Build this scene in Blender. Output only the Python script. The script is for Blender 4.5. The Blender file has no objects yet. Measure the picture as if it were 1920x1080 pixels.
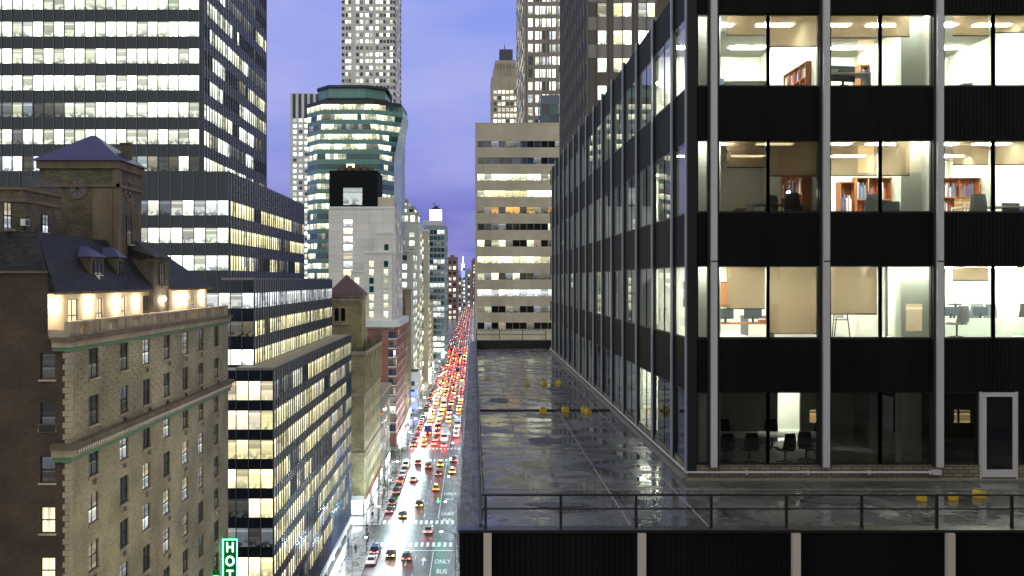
import bpy, math, random
from mathutils import Vector, Matrix
R = random.Random(7)
S = bpy.context.scene
COL = S.collection
rad = math.radians

# ------------------------------------------------------------------ camera, world, light, exposure
CZ = 54.0                       # height of the viewpoint above the avenue
cam = bpy.data.cameras.new("camera")
cam.sensor_width = 36.0
cam.lens = 1800 / 1920 * 36
cam.shift_x = 72 / 1920
cam.shift_y = -15 / 1920
cam.clip_end = 9000
cam.clip_start = 0.1
camo = bpy.data.objects.new("camera", cam)
COL.objects.link(camo)
camo.location = (0, 0, CZ)
camo.rotation_euler = (rad(90), 0, 0)
S.camera = camo
S.view_settings.view_transform = 'Standard'
S.view_settings.look = 'None'
S.view_settings.exposure = 0.28
S.view_settings.gamma = 1.0
S.cycles.max_bounces = 8
S.cycles.transparent_max_bounces = 16
S.cycles.sample_clamp_indirect = 4.0
S.cycles.blur_glossy = 0.5

W = bpy.data.worlds.new("World")
S.world = W
W.use_nodes = True
nt = W.node_tree
for n in list(nt.nodes):
    nt.nodes.remove(n)
def wn(t, **k):
    n = nt.nodes.new(t)
    for a, b in k.items():
        setattr(n, a, b)
    return n
sky = wn('ShaderNodeTexSky', sky_type='NISHITA', sun_disc=False)
sky.sun_elevation = rad(-1.0); sky.sun_rotation = rad(60)
tc = wn('ShaderNodeTexCoord')
sep = wn('ShaderNodeSeparateXYZ'); nt.links.new(tc.outputs['Generated'], sep.inputs[0])
ramp = wn('ShaderNodeValToRGB'); nt.links.new(sep.outputs['Z'], ramp.inputs[0])
E = ramp.color_ramp.elements
E[0].position = 0.0; E[0].color = (0.08, 0.085, 0.46, 1)
E[1].position = 1.0; E[1].color = (0.42, 0.42, 0.55, 1)
for p, c in ((0.045, (0.085, 0.10, 0.43, 1)), (0.11, (0.20, 0.225, 0.60, 1)), (0.19, (0.245, 0.29, 0.68, 1)), (0.30, (0.185, 0.25, 0.69, 1)), (0.55, (0.34, 0.35, 0.55, 1))):
    e = E.new(p); e.color = c
mp = wn('ShaderNodeMapping'); mp.inputs['Scale'].default_value = (2.2, 2.2, 7.5)
mp.inputs['Rotation'].default_value = (0, 0.22, 0)
nt.links.new(tc.outputs['Generated'], mp.inputs[0])
no = wn('ShaderNodeTexNoise'); no.inputs['Scale'].default_value = 2.3; no.inputs['Detail'].default_value = 5; no.inputs['Roughness'].default_value = 0.5
nt.links.new(mp.outputs[0], no.inputs[0])
cr = wn('ShaderNodeValToRGB'); nt.links.new(no.outputs[0], cr.inputs[0])
cr.color_ramp.elements[0].position = 0.42; cr.color_ramp.elements[0].color = (0, 0, 0, 1)
cr.color_ramp.elements[1].position = 0.68; cr.color_ramp.elements[1].color = (1, 1, 1, 1)
ml = wn('ShaderNodeMath', operation='MULTIPLY'); ml.inputs[1].default_value = 0.55; nt.links.new(cr.outputs[0], ml.inputs[0])
mx = wn('ShaderNodeMix', data_type='RGBA')
nt.links.new(ml.outputs[0], mx.inputs[0]); nt.links.new(ramp.outputs[0], mx.inputs[6])
mx.inputs[7].default_value = (0.37, 0.38, 0.69, 1)
# clouds behind the viewpoint carry the warm glow of the city
mr = wn('ShaderNodeMapRange'); nt.links.new(sep.outputs['Y'], mr.inputs[0])
mr.inputs[1].default_value = -0.35; mr.inputs[2].default_value = 0.35; mr.inputs[3].default_value = 0.0; mr.inputs[4].default_value = 1.0
mb_ = wn('ShaderNodeMix', data_type='RGBA'); nt.links.new(mr.outputs[0], mb_.inputs[0]); nt.links.new(mx.outputs[2], mb_.inputs[7])
mb_.inputs[6].default_value = (0.76, 0.79, 0.74, 1)      # low cloud lit by the city, behind the viewpoint
b1 = wn('ShaderNodeBackground'); b1.inputs[1].default_value = 0.05; nt.links.new(sky.outputs[0], b1.inputs[0])
b2 = wn('ShaderNodeBackground'); b2.inputs[1].default_value = 1.0; nt.links.new(mb_.outputs[2], b2.inputs[0])
ad = wn('ShaderNodeAddShader'); nt.links.new(b1.outputs[0], ad.inputs[0]); nt.links.new(b2.outputs[0], ad.inputs[1])
wo = wn('ShaderNodeOutputWorld'); nt.links.new(ad.outputs[0], wo.inputs[0])

# ------------------------------------------------------------------ helpers
def X(p, D):            # photograph column -> x on the plane at distance D
    return (p - 888) / 1800 * D
def Z(p, D):
    return CZ + (525 - p) / 1800 * D
def Dx(p, x):           # distance at which the line x = const crosses column p
    return 1800 * x / (p - 888)

def wloc(o):
    v = Vector((0, 0, 0))
    while o is not None:
        v += o.location
        o = o.parent
    return v

class MB:
    def __init__(s):
        s.v = []; s.f = []; s.m = []; s.uv = []
    def face(s, pts, m=0, uv=None):
        b = len(s.v)
        s.v += [tuple(p) for p in pts]
        s.f.append(tuple(range(b, b + len(pts))))
        s.m.append(m); s.uv.append(uv)
    def box(s, x0, y0, z0, x1, y1, z1, m=0):
        if x0 > x1: x0, x1 = x1, x0
        if y0 > y1: y0, y1 = y1, y0
        if z0 > z1: z0, z1 = z1, z0
        p = [(x0, y0, z0), (x1, y0, z0), (x1, y1, z0), (x0, y1, z0), (x0, y0, z1), (x1, y0, z1), (x1, y1, z1), (x0, y1, z1)]
        for q in ((3, 2, 1, 0), (4, 5, 6, 7), (0, 1, 5, 4), (1, 2, 6, 5), (2, 3, 7, 6), (3, 0, 4, 7)):
            s.face([p[i] for i in q], m)
        return s
    def obox(s, c, u, v, w, m=0):      # oriented box: centre and three half-vectors
        c, u, v, w = map(Vector, (c, u, v, w))
        p = [c + u * a + v * b + w * d for d in (-1, 1) for a, b in ((-1, -1), (1, -1), (1, 1), (-1, 1))]
        for q in ((3, 2, 1, 0), (4, 5, 6, 7), (0, 1, 5, 4), (1, 2, 6, 5), (2, 3, 7, 6), (3, 0, 4, 7)):
            s.face([p[i] for i in q], m)
        return s
    def tube(s, a, b, r0, r1=None, n=8, m=0, cap=True):
        r1 = r0 if r1 is None else r1
        a, b = Vector(a), Vector(b)
        d = (b - a).normalized()
        h = Vector((0, 0, 1)) if abs(d.z) < 0.9 else Vector((1, 0, 0))
        u = d.cross(h).normalized(); w = d.cross(u)
        A = [a + (u * math.cos(t) + w * math.sin(t)) * r0 for t in [2 * math.pi * i / n for i in range(n)]]
        B = [b + (u * math.cos(t) + w * math.sin(t)) * r1 for t in [2 * math.pi * i / n for i in range(n)]]
        for i in range(n):
            j = (i + 1) % n
            s.face([A[i], B[i], B[j], A[j]], m)
        if cap:
            s.face(A, m); s.face(B[::-1], m)
        return s
    def prism(s, poly, z0, z1, m=0, top=True, bottom=False):
        n = len(poly)
        for i in range(n):
            a, b = poly[i], poly[(i + 1) % n]
            s.face([(a[0], a[1], z0), (b[0], b[1], z0), (b[0], b[1], z1), (a[0], a[1], z1)], m)
        if top: s.face([(p[0], p[1], z1) for p in poly], m)
        if bottom: s.face([(p[0], p[1], z0) for p in poly[::-1]], m)
        return s
    def loft(s, secs, m=0, caps=True):
        n = len(secs[0])
        for a, b in zip(secs, secs[1:]):
            for i in range(n):
                j = (i + 1) % n
                s.face([a[i], a[j], b[j], b[i]], m)
        if caps:
            s.face(secs[0][::-1], m); s.face(secs[-1], m)
        return s
    def build(s, name, mats, parent=None, smooth=False, loc=None, weld=False):
        if not s.f:
            return None
        if not isinstance(mats, (list, tuple)):
            mats = [mats]
        off = wloc(parent) if parent is not None else Vector((0, 0, 0))
        if loc is not None and parent is None:
            off = Vector(loc)
        me = bpy.data.meshes.new(name)
        me.from_pydata([(a - off.x, b - off.y, c - off.z) for a, b, c in s.v], [], s.f)
        for mt in mats:
            me.materials.append(M[mt] if isinstance(mt, str) else mt)
        if len(mats) > 1:
            me.polygons.foreach_set('material_index', s.m)
        if any(u is not None for u in s.uv):
            l = me.uv_layers.new(name='UVMap')
            k = 0
            flat = []
            for f, u in zip(s.f, s.uv):
                if u is None: flat += [0.0, 0.0] * len(f)
                else:
                    for q in u: flat += [q[0], q[1]]
            l.data.foreach_set('uv', flat)
        if smooth or weld:
            import bmesh
            bm = bmesh.new(); bm.from_mesh(me)
            bmesh.ops.remove_doubles(bm, verts=bm.verts, dist=0.0005)
            if smooth:
                for f in bm.faces: f.smooth = True
            bm.to_mesh(me); bm.free()
        me.update()
        o = bpy.data.objects.new(name, me)
        COL.objects.link(o)
        if parent is not None: o.parent = parent
        elif loc is not None: o.location = loc
        return o

def tag(o, label=None, cat=None, group=None, kind=None):
    if label: o['label'] = label
    if cat: o['category'] = cat
    if group: o['group'] = group
    if kind: o['kind'] = kind
    return o
def empty(name, loc, label=None, cat=None, group=None, rz=0):
    o = bpy.data.objects.new(name, None)
    COL.objects.link(o)
    o.location = loc; o.rotation_euler = (0, 0, rz)
    o.empty_display_size = 0.5
    return tag(o, label, cat, group)
def copy_tree(o, parent=None):
    c = o.copy(); COL.objects.link(c)
    c.parent = parent
    for ch in list(o.children): copy_tree(ch, c)
    return c

# ------------------------------------------------------------------ materials
M = {}
def mat(name, col=(0.5, 0.5, 0.5), rough=0.6, metal=0.0, emit=None, estr=0.0, spec=0.5, sampling=None):
    m = bpy.data.materials.new(name); m.use_nodes = True
    b = m.node_tree.nodes['Principled BSDF']
    b.inputs['Base Color'].default_value = (*col, 1)
    b.inputs['Roughness'].default_value = rough
    b.inputs['Metallic'].default_value = metal
    b.inputs['Specular IOR Level'].default_value = spec
    if emit:
        b.inputs['Emission Color'].default_value = (*emit, 1)
        b.inputs['Emission Strength'].default_value = estr
    if sampling: m.cycles.emission_sampling = sampling
    M[name] = m
    return m, m.node_tree, b
def N(t, kind, **k):
    n = t.nodes.new(kind)
    for a, b in k.items(): setattr(n, a, b)
    return n
def mathn(t, op, a, b=None):
    n = N(t, 'ShaderNodeMath', operation=op)
    for i, q in enumerate((a, b)):
        if q is None: continue
        if isinstance(q, (int, float)): n.inputs[i].default_value = q
        else: t.links.new(q, n.inputs[i])
    return n.outputs[0]
def wallcoord(t, sc=1.0):
    g = N(t, 'ShaderNodeNewGeometry')
    s = N(t, 'ShaderNodeSeparateXYZ'); t.links.new(g.outputs['Position'], s.inputs[0])
    c = N(t, 'ShaderNodeCombineXYZ')
    t.links.new(mathn(t, 'ADD', s.outputs[0], s.outputs[1]), c.inputs[0])
    t.links.new(s.outputs[2], c.inputs[1])
    return c.outputs[0], g.outputs['Position'], s
def brick_mat(name, a, b, mortar, bw=0.24, bh=0.08, rough=0.85, stain=0.5, mort=0.012, bump=0.15, sc2=0.35):
    m, t, bs = mat(name, a, rough)
    uv, pos, s = wallcoord(t)
    br = N(t, 'ShaderNodeTexBrick')
    t.links.new(uv, br.inputs['Vector'])
    br.inputs['Scale'].default_value = 1.0
    br.inputs['Brick Width'].default_value = bw; br.inputs['Row Height'].default_value = bh
    br.inputs['Mortar Size'].default_value = mort
    br.inputs['Color1'].default_value = (*a, 1); br.inputs['Color2'].default_value = (*b, 1); br.inputs['Mortar'].default_value = (*mortar, 1)
    n = N(t, 'ShaderNodeTexNoise'); n.inputs['Scale'].default_value = sc2; n.inputs['Detail'].default_value = 6
    t.links.new(pos, n.inputs['Vector'])
    rp = N(t, 'ShaderNodeMapRange'); rp.inputs[1].default_value = 0.3; rp.inputs[2].default_value = 0.7; rp.inputs[3].default_value = 1 - stain; rp.inputs[4].default_value = 1.15
    t.links.new(n.outputs[0], rp.inputs[0])
    v = N(t, 'ShaderNodeVectorMath', operation='SCALE'); t.links.new(br.outputs[0], v.inputs[0]); t.links.new(rp.outputs[0], v.inputs['Scale'])
    t.links.new(v.outputs[0], bs.inputs['Base Color'])
    bp = N(t, 'ShaderNodeBump'); bp.inputs['Strength'].default_value = bump; bp.inputs['Distance'].default_value = 0.02
    t.links.new(br.outputs[0], bp.inputs['Height']); t.links.new(bp.outputs[0], bs.inputs['Normal'])
def stone_mat(name, a, rough=0.8, stain=0.3, panel=None, jc=0.6, sc=0.25):
    m, t, bs = mat(name, a, rough)
    uv, pos, s = wallcoord(t)
    n = N(t, 'ShaderNodeTexNoise'); n.inputs['Scale'].default_value = sc; n.inputs['Detail'].default_value = 8
    mpn = N(t, 'ShaderNodeMapping'); mpn.inputs['Scale'].default_value = (1, 1, 0.35); t.links.new(pos, mpn.inputs[0]); t.links.new(mpn.outputs[0], n.inputs['Vector'])
    rp = N(t, 'ShaderNodeMapRange'); rp.inputs[1].default_value = 0.3; rp.inputs[2].default_value = 0.7; rp.inputs[3].default_value = 1 - stain; rp.inputs[4].default_value = 1.1
    t.links.new(n.outputs[0], rp.inputs[0])
    v = N(t, 'ShaderNodeVectorMath', operation='SCALE'); t.links.new(rp.outputs[0], v.inputs['Scale'])
    v.inputs[0].default_value = a
    if panel:
        br = N(t, 'ShaderNodeTexBrick', offset=0.0); t.links.new(uv, br.inputs['Vector'])
        br.inputs['Scale'].default_value = 1; br.inputs['Brick Width'].default_value = panel[0]; br.inputs['Row Height'].default_value = panel[1]
        br.inputs['Mortar Size'].default_value = panel[2]
        br.inputs['Color1'].default_value = (*a, 1); br.inputs['Color2'].default_value = (*[q * 0.9 for q in a], 1); br.inputs['Mortar'].default_value = (*[q * jc for q in a], 1)
        t.links.new(br.outputs[0], v.inputs[0])
    t.links.new(v.outputs[0], bs.inputs['Base Color'])
def rib_mat(name, a, rough, period, depth=0.02, metal=0.3, stain=0.3):
    m, t, bs = mat(name, a, rough, metal)
    uv, pos, s = wallcoord(t)
    wv = N(t, 'ShaderNodeTexWave'); wv.inputs['Scale'].default_value = 1 / period * 0.314
    t.links.new(uv, wv.inputs['Vector'])
    bp = N(t, 'ShaderNodeBump'); bp.inputs['Strength'].default_value = 0.5; bp.inputs['Distance'].default_value = depth
    t.links.new(wv.outputs[0], bp.inputs['Height']); t.links.new(bp.outputs[0], bs.inputs['Normal'])
    n = N(t, 'ShaderNodeTexNoise'); n.inputs['Scale'].default_value = 1.2; n.inputs['Detail'].default_value = 5
    mpn = N(t, 'ShaderNodeMapping'); mpn.inputs['Scale'].default_value = (1, 1, 0.15); t.links.new(pos, mpn.inputs[0]); t.links.new(mpn.outputs[0], n.inputs['Vector'])
    rp = N(t, 'ShaderNodeMapRange'); rp.inputs[1].default_value = 0.3; rp.inputs[2].default_value = 0.7; rp.inputs[3].default_value = 1 - stain; rp.inputs[4].default_value = 1 + stain
    t.links.new(n.outputs[0], rp.inputs[0])
    v = N(t, 'ShaderNodeVectorMath', operation='SCALE'); v.inputs[0].default_value = a; t.links.new(rp.outputs[0], v.inputs['Scale'])
    t.links.new(v.outputs[0], bs.inputs['Base Color'])

def lit_mat(name, ca, cb, lo, hi, clutter=0.7, blind=0.3, sampling='NONE'):
    """a window of a lit room: each pane has its own level; ceiling lamps near the top, blinds part-way, furniture below"""
    m, t, bs = mat(name, (0.02, 0.02, 0.02), 0.12, 0, None, 0)
    m.cycles.emission_sampling = sampling
    uvn = N(t, 'ShaderNodeUVMap'); s = N(t, 'ShaderNodeSeparateXYZ'); t.links.new(uvn.outputs[0], s.inputs[0])
    fu = mathn(t, 'FRACT', s.outputs[0]); fv = mathn(t, 'FRACT', s.outputs[1])
    iu = mathn(t, 'FLOOR', s.outputs[0]); iv = mathn(t, 'FLOOR', s.outputs[1])
    cell = N(t, 'ShaderNodeCombineXYZ'); t.links.new(iu, cell.inputs[0]); t.links.new(iv, cell.inputs[1])
    w = N(t, 'ShaderNodeTexWhiteNoise', noise_dimensions='3D'); t.links.new(cell.outputs[0], w.inputs[0])
    sc = N(t, 'ShaderNodeSeparateColor'); t.links.new(w.outputs['Color'], sc.inputs[0])
    r1, r2, r3 = sc.outputs[0], sc.outputs[1], sc.outputs[2]
    mc = N(t, 'ShaderNodeMix', data_type='RGBA'); t.links.new(r2, mc.inputs[0]); mc.inputs[6].default_value = (*ca, 1); mc.inputs[7].default_value = (*cb, 1)
    # furniture and people: blocky noise in the lower part
    nz = N(t, 'ShaderNodeTexVoronoi', distance='CHEBYCHEV'); nz.inputs['Scale'].default_value = 3.4
    mpn = N(t, 'ShaderNodeMapping'); mpn.inputs['Scale'].default_value = (1.0, 1.6, 1); t.links.new(uvn.outputs[0], mpn.inputs[0]); t.links.new(mpn.outputs[0], nz.inputs['Vector'])
    nc = N(t, 'ShaderNodeSeparateColor'); t.links.new(nz.outputs['Color'], nc.inputs[0])
    low = N(t, 'ShaderNodeMapRange'); low.inputs[1].default_value = 0.12; low.inputs[2].default_value = 0.46; low.inputs[3].default_value = 1.0; low.inputs[4].default_value = 0.1
    t.links.new(fv, low.inputs[0])
    dark = mathn(t, 'MULTIPLY', mathn(t, 'MULTIPLY', low.outputs[0], mathn(t, 'GREATER_THAN', nc.outputs[0], 0.5)), clutter)
    k = mathn(t, 'SUBTRACT', 1.0, dark)
    # ceiling strip
    top = N(t, 'ShaderNodeMapRange'); top.inputs[1].default_value = 0.6; top.inputs[2].default_value = 1.0; top.inputs[3].default_value = 1.0; top.inputs[4].default_value = 1.35
    t.links.new(fv, top.inputs[0])
    k = mathn(t, 'MULTIPLY', k, top.outputs[0])
    # a row of ceiling lamps seen through the glass
    ln = mathn(t, 'MULTIPLY', mathn(t, 'GREATER_THAN', fv, 0.80), mathn(t, 'LESS_THAN', fv, 0.88))
    k = mathn(t, 'MULTIPLY', k, mathn(t, 'ADD', 1.0, mathn(t, 'MULTIPLY', ln, mathn(t, 'MULTIPLY', r2, 1.2))))
    # blind pulled to a random height on some panes
    bh = mathn(t, 'SUBTRACT', 1.0, mathn(t, 'MULTIPLY', r3, 0.75))
    isb = mathn(t, 'MULTIPLY', mathn(t, 'GREATER_THAN', fv, bh), mathn(t, 'LESS_THAN', r1, blind))
    k = mathn(t, 'MULTIPLY', k, mathn(t, 'SUBTRACT', 1.0, mathn(t, 'MULTIPLY', isb, 0.5)))
    lv = N(t, 'ShaderNodeMapRange'); lv.inputs[3].default_value = lo; lv.inputs[4].default_value = hi; t.links.new(mathn(t, 'POWER', r1, 1.6), lv.inputs[0])
    k = mathn(t, 'MULTIPLY', k, lv.outputs[0])
    t.links.new(mc.outputs[2], bs.inputs['Emission Color']); t.links.new(k, bs.inputs['Emission Strength'])
    return m

WHITE = (1.0, 1.0, 0.86); WARM = (1.0, 0.93, 0.55); COOL = (0.82, 0.93, 1.0); GREEN = (0.88, 1.0, 0.72); YEL = (1.0, 0.9, 0.42)
lit_mat('lit_white', WHITE, GREEN, 0.75, 3.4, 0.65)
lit_mat('lit_yellow', WARM, YEL, 0.75, 1.9, 0.5)
lit_mat('lit_cool', COOL, WHITE, 0.6, 1.6)
lit_mat('lit_green', GREEN, WARM, 0.5, 2.2)
lit_mat('lit_dim', (1.0, 0.85, 0.55), (0.7, 0.85, 1.0), 0.05, 0.28, 0.85)
lit_mat('lit_orange', (1.0, 0.5, 0.12), (1.0, 0.62, 0.2), 0.6, 1.0, 0.8)
lit_mat('lit_warmroom', (1.0, 0.82, 0.5), (1.0, 0.9, 0.7), 0.7, 1.6, 0.3, 0.6)
lit_mat('lit_podium', WARM, WHITE, 2.2, 4.2, 0.3, 0.3, 'AUTO')
lit_mat('shop_light', (0.8, 0.93, 1.0), (1.0, 0.97, 0.9), 4.0, 10.0, 0.5, 0.1, 'AUTO')
mat('dark_pane', (0.012, 0.014, 0.018), 0.06, 0, spec=0.8)
mat('teal_pane', (0.01, 0.07, 0.075), 0.1, 0, spec=0.8)
mat('blue_pane', (0.03, 0.06, 0.14), 0.06, 0, spec=1.0)

# architectural glass
m = bpy.data.materials.new('glass'); m.use_nodes = True; t = m.node_tree
for n in list(t.nodes): t.nodes.remove(n)
fr = N(t, 'ShaderNodeFresnel'); fr.inputs[0].default_value = 1.95
tr = N(t, 'ShaderNodeBsdfTransparent'); tr.inputs[0].default_value = (0.88, 0.92, 0.85, 1)
gl = N(t, 'ShaderNodeBsdfGlossy'); gl.inputs['Roughness'].default_value = 0.01
ms = N(t, 'ShaderNodeMixShader'); t.links.new(fr.outputs[0], ms.inputs[0]); t.links.new(tr.outputs[0], ms.inputs[1]); t.links.new(gl.outputs[0], ms.inputs[2])
o_ = N(t, 'ShaderNodeOutputMaterial'); t.links.new(ms.outputs[0], o_.inputs[0])
M['glass'] = m
# roller shade cloth: lets part of the light through
m = bpy.data.materials.new('shade_cloth'); m.use_nodes = True; t = m.node_tree
for n in list(t.nodes): t.nodes.remove(n)
df = N(t, 'ShaderNodeBsdfDiffuse'); df.inputs[0].default_value = (0.50, 0.41, 0.31, 1)
tl = N(t, 'ShaderNodeBsdfTranslucent'); tl.inputs[0].default_value = (0.50, 0.41, 0.31, 1)
tr = N(t, 'ShaderNodeBsdfTransparent'); tr.inputs[0].default_value = (0.92, 0.84, 0.74, 1)
m1 = N(t, 'ShaderNodeMixShader'); m1.inputs[0].default_value = 0.5; t.links.new(df.outputs[0], m1.inputs[1]); t.links.new(tl.outputs[0], m1.inputs[2])
m2 = N(t, 'ShaderNodeMixShader'); m2.inputs[0].default_value = 0.40; t.links.new(m1.outputs[0], m2.inputs[1]); t.links.new(tr.outputs[0], m2.inputs[2])
o_ = N(t, 'ShaderNodeOutputMaterial'); t.links.new(m2.outputs[0], o_.inputs[0])
M['shade_cloth'] = m

rib_mat('black_rib', (0.0065, 0.0065, 0.008), 0.55, 0.12, 0.02, 0.0, 0.35)
M['black_rib'].node_tree.nodes['Principled BSDF'].inputs['Specular IOR Level'].default_value = 0.08
rib_mat('navy_panel', (0.012, 0.017, 0.03), 0.2, 0.5, 0.003, 0.0, 0.3)
rib_mat('navy_panel_sky_tint', (0.035, 0.04, 0.085), 0.22, 0.5, 0.003, 0.25, 0.3)  # navy panel for avenue sides, violet sky and street glow put into its colour
mat('silver_metal', (0.60, 0.59, 0.63), 0.45, 0.15)
mat('fin_edge', (0.34, 0.36, 0.44), 0.4, 0.2)
mat('fin_dark', (0.014, 0.015, 0.02), 0.4, 0.0)
mat('cream_metal', (0.62, 0.54, 0.47), 0.5, 0.1)
mat('black_paint', (0.012, 0.012, 0.013), 0.35)
mat('dark_frame', (0.015, 0.016, 0.018), 0.4)
mat('grey_fin', (0.11, 0.13, 0.18), 0.35, 0.2)
mat('room_white', (0.82, 0.82, 0.76), 0.8)
mat('room_grey', (0.35, 0.34, 0.30), 0.8)
mat('room_wall_unlit', (0.10, 0.10, 0.085), 0.8)  # room wall with the shade of switched-off lamps put into its colour
mat('carpet', (0.25, 0.24, 0.22), 0.95)
mat('column_paint', (0.62, 0.68, 0.62), 0.7)
mat('column_fill_glow', (1, 1, 1), 0.5, 0, (1.0, 0.97, 0.86), 45.0)  # added fill glow for the column faces
mat('orange_wood', (0.42, 0.16, 0.06), 0.45)
mat('desk_white', (0.75, 0.75, 0.72), 0.5)
mat('chair_black', (0.015, 0.015, 0.017), 0.6)
mat('chair_grey', (0.18, 0.19, 0.21), 0.6)
mat('screen_grey', (0.06, 0.08, 0.1), 0.3)
mat('paper', (0.8, 0.8, 0.78), 0.7)
mat('book_red', (0.3, 0.05, 0.04), 0.7)
mat('book_blue', (0.05, 0.08, 0.2), 0.7)
mat('ceiling_lamp', (1, 1, 1), 0.5, 0, (0.98, 1.0, 0.86), 100.0)
mat('ceiling_lamp_dim', (1, 1, 1), 0.5, 0, (1.0, 0.93, 0.7), 6.0)
mat('desk_lamp_glow', (1, 1, 1), 0.5, 0, (1.0, 0.9, 0.7), 30.0)
brick_mat('base_brick', (0.30, 0.25, 0.17), (0.2, 0.17, 0.12), (0.05, 0.045, 0.04), 0.3, 0.1, 0.8, 0.4, 0.012)
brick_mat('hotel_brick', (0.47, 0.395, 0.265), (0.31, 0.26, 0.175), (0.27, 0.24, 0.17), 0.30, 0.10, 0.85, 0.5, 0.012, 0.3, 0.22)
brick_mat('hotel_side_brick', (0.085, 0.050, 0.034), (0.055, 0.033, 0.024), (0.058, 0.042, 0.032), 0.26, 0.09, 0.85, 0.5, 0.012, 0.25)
brick_mat('tower_brick', (0.15, 0.12, 0.078), (0.075, 0.06, 0.042), (0.09, 0.077, 0.055), 0.32, 0.11, 0.85, 0.55, 0.012, 0.4, 0.8)
stone_mat('hotel_stone', (0.40, 0.32, 0.235), 0.8, 0.35, None, 0.6, 1.0)
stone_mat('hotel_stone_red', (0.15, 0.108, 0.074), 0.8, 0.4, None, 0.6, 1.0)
mat('copper_green', (0.08, 0.19, 0.11), 0.6)
brick_mat('slate', (0.035, 0.034, 0.038), (0.016, 0.016, 0.018), (0.006, 0.006, 0.006), 0.35, 0.16, 0.5, 0.35, 0.012, 0.6)
M['slate'].node_tree.nodes['Principled BSDF'].inputs['Specular IOR Level'].default_value = 0.12
mat('blue_metal_roof', (0.02, 0.022, 0.09), 0.35, 0.2)
mat('cream_stone_dark', (0.22, 0.2, 0.17), 0.8)
stone_mat('cream_panel', (0.56, 0.49, 0.39), 0.55, 0.14, (1.6, 1.9, 0.02), 0.72, 0.15)
brick_mat('oldhotel_brick', (0.42, 0.34, 0.18), (0.28, 0.22, 0.12), (0.3, 0.25, 0.17), 0.5, 0.18, 0.85, 0.4)
stone_mat('oldhotel_side', (0.16, 0.13, 0.10), 0.85, 0.5)
stone_mat('white_panel', (0.76, 0.72, 0.71), 0.7, 0.12, (4.5, 2.7, 0.06), 0.7, 0.08)
mat('black_top', (0.01, 0.01, 0.012), 0.8, spec=.1)
brick_mat('red_brick', (0.36, 0.13, 0.10), (0.28, 0.10, 0.08), (0.3, 0.2, 0.18), 0.5, 0.2, 0.85, 0.25)
stone_mat('white_trim', (0.72, 0.72, 0.72), 0.6, 0.1)
brick_mat('tan_brick', (0.34, 0.27, 0.14), (0.27, 0.21, 0.11), (0.25, 0.2, 0.13), 0.6, 0.2, 0.85, 0.4, 0.01, 0.1, 0.1)
stone_mat('teal_spandrel', (0.13, 0.28, 0.27), 0.3, 0.15, (1.5, 3.8, 0.05), 0.6, 0.1)
stone_mat('teal_side', (0.05, 0.30, 0.34), 0.2, 0.15, (1.5, 1.9, 0.06), 0.6, 0.1)
stone_mat('grid_white', (0.62, 0.62, 0.68), 0.7, 0.1)
stone_mat('shaft_brick', (0.58, 0.56, 0.56), 0.8, 0.12)
mat('shaft_dark', (0.07, 0.07, 0.09), 0.8)
stone_mat('classic_stone', (0.68, 0.69, 0.60), 0.8, 0.2, None, 0.6, 0.1)
stone_mat('classic_stone_warm', (0.52, 0.47, 0.35), 0.8, 0.25, None, 0.6, 0.1)
stone_mat('blue_grey_panel', (0.26, 0.33, 0.38), 0.4, 0.15)
stone_mat('pier_brown', (0.11, 0.085, 0.07), 0.7, 0.25)
stone_mat('pier_tan', (0.30, 0.26, 0.23), 0.75, 0.25)
stone_mat('crown_tan', (0.42, 0.35, 0.28), 0.8, 0.25)
stone_mat('distant_red', (0.24, 0.14, 0.13), 0.85, 0.3)
stone_mat('distant_grey', (0.28, 0.27, 0.3), 0.85, 0.3)
stone_mat('spandrel_grey', (0.22, 0.20, 0.19), 0.6, 0.1)
mat('roof_tar', (0.05, 0.05, 0.055), 0.6)
mat('lantern_glow', (1, 1, 1), 0.5, 0, (1.0, 1.0, 1.0), 4.0, sampling='NONE')
mat('blue_glow', (0.1, 0.1, 0.5), 0.5, 0, (0.08, 0.12, 1.0), 3.5)
mat('white_glow', (1, 1, 1), 0.5, 0, (0.85, 0.92, 1.0), 30.0)
mat('sconce_glow', (1, 1, 1), 0.5, 0, (1.0, 0.85, 0.55), 45.0)
mat('neon_green', (0.1, 0.8, 0.3), 0.5, 0, (0.10, 1.0, 0.32), 9.0)
mat('neon_face', (0.0, 0.10, 0.03), 0.4, 0, (0.0, 0.25, 0.06), 0.10)
mat('neon_letter', (0.5, 1.0, 0.7), 0.5, 0, (0.55, 1.0, 0.72), 3.0)
mat('signal_green', (0.1, 0.8, 0.5), 0.5, 0, (0.0, 1.0, 0.62), 60.0)
mat('signal_red', (0.8, 0.1, 0.1), 0.5, 0, (1.0, 0.05, 0.03), 30.0)
mat('tail_red', (0.6, 0.02, 0.02), 0.3, 0, (1.0, 0.045, 0.02), 28.0)
mat('tail_red_soft', (0.6, 0.02, 0.02), 0.3, 0, (1.0, 0.06, 0.03), 9.0)
mat('tail_amber', (0.8, 0.3, 0.02), 0.3, 0, (1.0, 0.36, 0.05), 30.0)
mat('head_white', (1, 1, 1), 0.3, 0, (1.0, 0.97, 0.9), 30.0)
mat('roof_sign', (1, 1, 0.8), 0.3, 0, (1.0, 0.9, 0.6), 6.0)
mat('plate', (0.7, 0.7, 0.6), 0.5)
mat('tyre', (0.02, 0.02, 0.02), 0.8)
mat('rim', (0.4, 0.4, 0.42), 0.35, 0.8)
mat('car_glass', (0.015, 0.018, 0.022), 0.05, 0, spec=0.8)
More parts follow.
